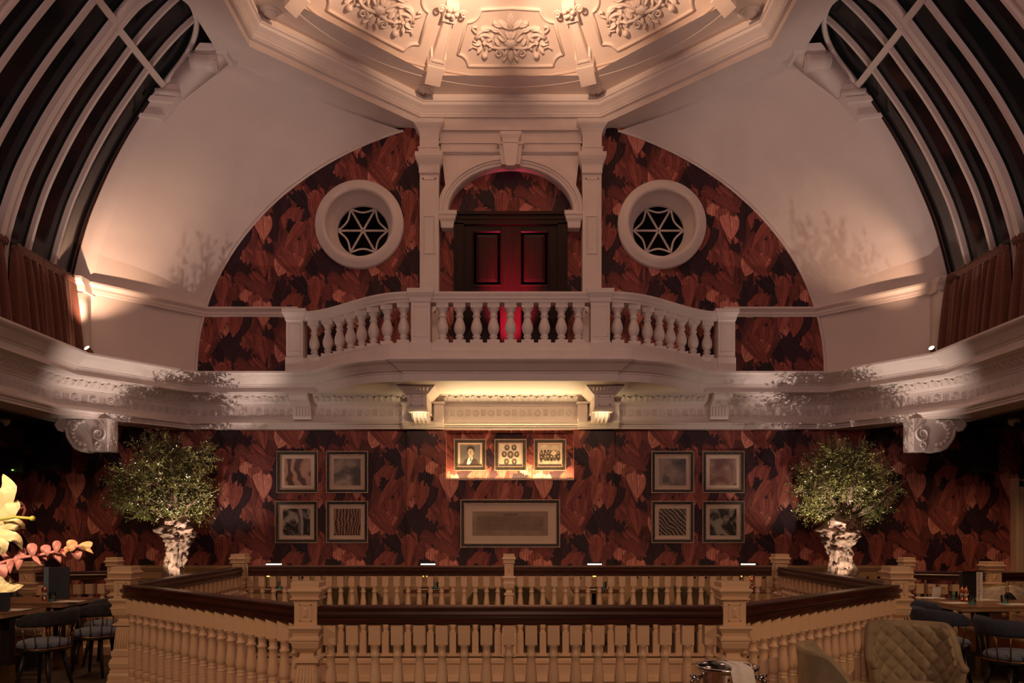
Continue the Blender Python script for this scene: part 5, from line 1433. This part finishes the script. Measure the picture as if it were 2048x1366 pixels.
# ------------------------------------------------------------------ flowers at the left edge
DF = 1.75
def fp(px, py, dd=0): return P(px, py, DF + dd)
vx = fp(-75, 1230)
t = thing('flower_table', 'round pedestal table under the flower vase, outside the left photo edge', 'table', (vx.x, DF, 0))
MB().lathe([(.001, .75), (.30, .75), (.30, .79), (.001, .79)], (0, 0, 0), 32).build('tabletop', M['table'], t); MB().lathe([(.18, 0), (.18, .02), (.03, .04), (.03, .75)], (0, 0, 0), 16).build('pedestal', M['black'], t)
t = thing('vase', 'dark vase of flowers just outside the left photo edge', 'vase', (vx.x, DF, .79))
MB().lathe([(.001, 0), (.06, 0), (.09, .06), (.10, .14), (.07, .26), (.045, .34), (.06, .40), (.055, .40), (.04, .34)], (0, 0, 0), 24).build('body', M['menublue'], t)
def petalmesh(m, pts, ws, nrm, curl=.2, n=16):
    """pts centre line, ws half widths"""
    pts = catm([Vector(p) for p in pts], 5); R = []
    for i, p in enumerate(pts):
        u = i / (len(pts) - 1); k = u * (len(ws) - 1); j = min(len(ws) - 2, int(k)); w = lerp(ws[j], ws[j + 1], k - j)
        a = pts[max(0, i - 1)]; b = pts[min(len(pts) - 1, i + 1)]; d = (b - a).normalized(); s = d.cross(nrm).normalized()
        R.append([p + s * w * x - nrm * (x * x) * w * curl + nrm * .002 * math.sin(i * 1.3 + x * 4) for x in (-1, -.66, -.33, 0, .33, .66, 1)])
    m.rings(R, False, False)
nv = Vector((.15, -1, .1)).normalized()
t = thing('lily', 'large cream and yellow lily blossom glowing at the left photo edge', 'flower', fp(-10, 1035), 0)
for pts, ws in (([(-15, 1035), (5, 1000), (14, 975), (6, 948)], (.010, .022, .018, .0)), ([(-15, 1040), (10, 1030), (26, 1010), (34, 1000)], (.010, .019, .014, .0)),
                ([(-15, 1050), (15, 1045), (35, 1050), (52, 1057)], (.010, .015, .013, .0)), ([(-15, 1055), (12, 1068), (32, 1078), (45, 1100)], (.009, .013, .011, .0)),
                ([(-20, 1060), (0, 1080), (4, 1095), (-2, 1110)], (.010, .015, .012, .0)), ([(-15, 1040), (-45, 1010), (-60, 985)], (.012, .03, .0)), ([(-15, 1050), (-50, 1065), (-75, 1090)], (.012, .03, .0))):
    r = MB(); petalmesh(r, [fp(x, y, -.03 * math.sin(i)) for i, (x, y) in enumerate(pts)], ws, nv); r.build('petal', M['petal'], t, True)
MB().tube([fp(0, 1040, -.03), fp(30, 1034, -.05), fp(62, 1037, -.06)], [.003, .003, .0035], 6).ball(fp(65, 1037, -.06), .006).build('pistil', M['pistil'], t, True)
m = MB()
for pts in (([(20, 1045), (38, 1020), (48, 1012), (40, 1004)]), ([(20, 1050), (40, 1045), (50, 1020), (46, 1010)]), ([(20, 1060), (35, 1056), (44, 1040)])): m.tube([fp(x, y, .02) for x, y in pts], .003, 6)
m.build('stamens', M['euc'], t, True)
MB().tube([fp(-15, 1048, .01), fp(-45, 1120, .02), fp(-72, 1200, 0), (vx.x, DF, 1.12)], .005, 6).build('stem', M['leaf'], t, True)
t = thing('lily', 'cream lily blossom with pointed petals below the eucalyptus branch', 'flower', fp(-20, 1175), 0)
for pts, ws in (([(-30, 1170), (0, 1170), (25, 1175), (49, 1170)], (.01, .018, .010, .0)), ([(-30, 1165), (-5, 1160), (12, 1160), (28, 1162)], (.01, .02, .012, .0)), ([(-30, 1180), (-60, 1190), (-90, 1180)], (.01, .02, .0))):
    r = MB(); petalmesh(r, [fp(x, y, .02) for x, y in pts], ws, nv); r.build('petal', M['petal'], t, True)
MB().tube([fp(-30, 1172, .02), fp(-60, 1210, .02), (vx.x, DF, 1.12)], .004, 6).build('stem', M['leaf'], t, True)
t = thing('eucalyptus_branch', 'pink and yellow eucalyptus branch with round leaves reaching in from the left', 'branch', fp(0, 1128), 0)
bpts = [(-70, 1190), (-40, 1150), (0, 1127), (40, 1116), (80, 1110), (120, 1101), (160, 1092), (175, 1090)]
MB().tube(catm([fp(x, y) for x, y in bpts], 4) + [], [.0035] * 29, 6).build('twig', M['euc'], t, True)
MB().tube([fp(-70, 1190), (vx.x, DF, 1.12)], .0035, 6).build('stem', M['euc'], t, True)
def rl(cx, cy, rx, ry, ang, dd, mat):
    R = MB(); c = fp(cx, cy, dd); s = DF / F
    def f(u, v):
        a = 2 * PI * v; x, y = rx * u * math.cos(a), ry * u * math.sin(a)
        X = x * math.cos(ang) - y * math.sin(ang); Y = x * math.sin(ang) + y * math.cos(ang)
        return c + Vector((X * s, -.006 * (1 - u * u) + .004 * math.sin(a * 2) * u, Y * s))
    R.grid(f, 5, 22); R.build('leaf', mat, t, True)
for cx, cy, rx, ry, an, dd, y in ((4, 1139, 13, 17, .4, 0, 0), (13, 1112, 8, 14, .6, .01, 0), (20, 1134, 6, 14, 0, -.01, 0), (36, 1124, 9, 16, -.1, 0, 0), (45, 1110, 8, 15, .1, .01, 0), (64, 1100, 10, 14, 0, -.01, 0), (76, 1123, 4, 14, .7, -.02, 0),
                                (92, 1101, 10, 12, .2, 0, 0), (89, 1115, 5, 10, .7, .01, 0), (113, 1094, 8, 13, -.1, -.01, 0), (117, 1116, 6, 12, .4, .01, 0), (126, 1106, 5, 11, .6, 0, 0), (143, 1091, 11, 12, -.3, 0, 1), (154, 1107, 11, 13, .3, .01, 0), (133, 1100, 5, 8, -.4, 0, 1),
                                (172, 1092, 14, 9, .3, 0, 1), (181, 1103, 3.5, 10, .9, -.01, 1)):
    rl(cx, cy, rx, ry, an, dd, M['euct'] if y else M['euc'])

# ------------------------------------------------------------------ speakers, screens, cameras
for wn, px0, px1, y0, y1 in (('left', 63, 122, 862, 940), ('right', 1943, 1998, 866, 944)):
    a, b = P(px0, y1, 11.45), P(px1, y0, 11.45)
    t = thing('wall_speaker', wn + ' black loudspeaker hanging on the papered wall under the gallery', 'speaker', ((a.x + b.x) / 2, 11.6, (a.z + b.z) / 2))
    MB().bx(a.x, b.x, 11.45, 11.72, a.z, b.z).build('cabinet', M['blackp'], t, True)
    MB().bx(a.x + .02, b.x - .02, 11.44, 11.45, a.z + .02, b.z - .02).build('grille', M['black'], t, True)
    cx = (a.x + b.x) / 2; cz_ = (a.z + b.z) / 2
    MB().bx(cx - .035, cx + .035, 11.435, 11.44, cz_ - .006, cz_ + .006).build('badge', M['silver'], t, True)
    MB().bx(cx - .05, cx + .05, 11.72, WY, cz_ - .05, cz_ + .05).build('wall_bracket', M['black'], t, True)
a, b = P(-60, 945, 11.2), P(45, 893, 11.2)
t = thing('television', 'black wall mounted television cut by the left photo edge', 'television', ((a.x + b.x) / 2, 11.3, (a.z + b.z) / 2))
MB().bx(a.x, b.x, 11.2, 11.26, a.z, b.z).bx(-6.9 - .6, -7.1, 11.26, WY, a.z + .1, b.z - .1).build('casing', M['blackp'], t, True)
MB().bx(a.x + .02, b.x - .02, 11.195, 11.2, a.z + .07, b.z - .02).build('screen', basic('screen', (.02, .017, .012), .2), t, True)
q = P(25, 940, 11.19); MB().bx(q.x - .008, q.x + .008, 11.18, 11.2, q.z - .008, q.z + .008).build('standby_light', M['dot'], t, True)
for wn, px in (('left', 8), ('right', 2028)):
    q = P(px, 846, 10.9)
    t = thing('security_camera', wn + ' white dome security camera under the dark gallery ceiling', 'security camera', (q.x, 10.9, 3.085))
    MB().lathe([(.001, -.0), (.075, -.0), (.075, -.04), (.06, -.075), (.03, -.095), (.001, -.10)][::-1], (0, 0, 0), 20).build('dome', M['napkin'], t)
    MB().ball((0, -.045, -.075), .035).build('lens', M['blackp'], t)
for wn, px, py in (('left', 5, 803), ('right', 2042, 807)):
    d = 1.485 * F / (1051 - py); q = P(px, py, d)
    t = thing('downlight', wn + ' recessed downlight glowing under the side gallery', 'downlight', (q.x, d, 3.085))
    MB().lathe([(.06, -.004), (.06, .0), (.045, .0), (.045, -.004)], (0, 0, 0), 20).build('trim_ring', M['silver'], t); MB().lathe([(.001, -.003), (.044, -.003)], (0, 0, 0), 20).build('lens', M['ledw'], t)

# ------------------------------------------------------------------ lights
def light(kind, name, loc, col, e, size=.05, target=None, angle=None, blend=.6, sy=None):
    l = bpy.data.lights.new(name, kind); l.color = col; l.energy = e
    if kind == 'AREA':
        l.size = size
        if sy: l.shape = 'RECTANGLE'; l.size_y = sy
        if angle: l.spread = math.radians(angle)
    else: l.shadow_soft_size = size
    if kind == 'SPOT': l.spot_size = math.radians(angle); l.spot_blend = blend
    o = bpy.data.objects.new(name, l); COL.objects.link(o); o.location = loc
    if target is not None: o.rotation_euler = (Vector(target) - Vector(loc)).to_track_quat('-Z', 'Y').to_euler()
    return o
PINK = (1, .62, .57); WARM = (1, .60, .32); AMB = (1, .72, .38)
for k in range(8):
    a = PI / 8 + k * PI / 4
    light('SPOT', 'dome_uplight', (.15 * math.sin(a), 8.4 + .15 * math.cos(a), 7.72), (1, .60, .37), LD, .06, (2.15 * math.sin(a), 8.4 + 2.15 * math.cos(a), 8.50), 56, 1.0)
light('AREA', 'front_fill', (0, -1.5, 4.6), (1, .60, .535), LA, 4.0, (0, 9, 4.8), sy=2.5)  # unseen area light added behind the camera as general fill
for sx in (-1, 1): light('AREA', 'cornice_fill', (sx * 5.35, 4.8, 3.95), PINK, LB, 3.0, (sx * .5, 8.2, 8.4), sy=.12)  # unseen strips added on the side ledges to brighten soffit and pendentives
for sx in (-1, 1):
    x = P(345 if sx < 0 else 1686, 0, 10.3).x
    light('SPOT', 'tree_uplight', (x + sx * .02, 10.12, .66), (1, .80, .62), LT, .02, (x, 10.85, 2.2), 84, .5)
    light('SPOT', 'tree_uplight', (x - sx * .42, 9.98, .66), (1, .74, .62), LT2, .012, (sx * 4.95, 11.0, 5.2), 58, .5)  # second spot added in front of the crown for dapples on the pendentive
    light('SPOT', 'window_uplight', (sx * 5.50, 10.02, 4.0), (1, .58, .36), LW if sx < 0 else LW * .8, .03, (-5.52, 10.6, 5.0) if sx < 0 else (5.15, 10.9, 5.15), 62 if sx < 0 else 44, .9)
    light('SPOT', 'ledge_uplight', (sx * 1.30, 10.98, 3.12), AMB, LL, .02, (sx * 1.28, 11.4, 3.22), 150, .5)
    light('SPOT', 'ledge_side_uplight', (sx * 1.58, 11.5, 3.16), AMB, LL * .5, .02, (sx * 1.75, 11.3, 3.6), 120, .8)
light('AREA', 'ledge_strip', (0, 11.585, 3.15), AMB, LS, 2.1, (0, 11.25, 3.55), 100, sy=.04)
light('AREA', 'niche_light', (0, 11.79, NZ0 + .03), (1, .66, .30), LN, 1.85, (0, 11.83, 3), sy=.03)
light('SPOT', 'door_light', (-.02, 11.12, 3.90), (1, .03, .12), LR, .03, (0, 11.7, 4.85), 46, 1.0)
for k, px in enumerate((550, 857, 1188, 1493)):
    x, y, _ = G0(px, 10.57); light('POINT', 'lamp_glow', (x, y, 1.05), (1, .75, .5), 1.0, .03)
# front spots added as unseen fill, then downlights of the side aisles
for x, y, z, e in ((-4.9, 1.8, 3.6, 62), (4.9, 1.8, 3.6, 66), (0, -.6, 3.3, 52), (-5.2, 8.3, 3.0, 11), (5.2, 8.2, 3.0, 14), (-6.9, 10.3, 3.0, 12), (6.9, 10.3, 3.0, 14)):
    light('SPOT', 'fill_downlight_beam', (x, y, z), (1, .58, .30), e * LX, .06, (x * .70, y + 3.9, .2) if y < 3 else (x * .93, y + .6, 0), (74 if x else 70) if y < 3 else 110, .8)
light('SPOT', 'front_wash', (0, -.5, 4.4), (1, .60, .40), LQ, .1, (0, 11.7, 1.7), 46, .9)  # unseen spot added to brighten the middle of the back wall
light('SPOT', 'flower_light', (-1.3, .9, 2.2), (1, .80, .50), LF, .03, tuple(fp(0, 1050)), 34, .6)
w = bpy.data.worlds.new('night'); SC.world = w; w.use_nodes = True
w.node_tree.nodes['Background'].inputs['Color'].default_value = (.05, .045, .04, 1); w.node_tree.nodes['Background'].inputs['Strength'].default_value = .05

cam = bpy.data.cameras.new('camera'); co = bpy.data.objects.new('camera', cam); COL.objects.link(co); SC.camera = co
co.location = CAM; co.rotation_euler = (PI / 2, 0, 0); cam.sensor_width = 36; cam.lens = 36 * F / 2048; cam.shift_y = (1051 - 683) / 2048; cam.clip_start = .05
vs = SC.view_settings; SC.display_settings.display_device = 'sRGB'; vs.view_transform = 'Standard'; vs.look = 'None'; vs.gamma = 1; vs.use_curve_mapping = False; vs.exposure = EXPO
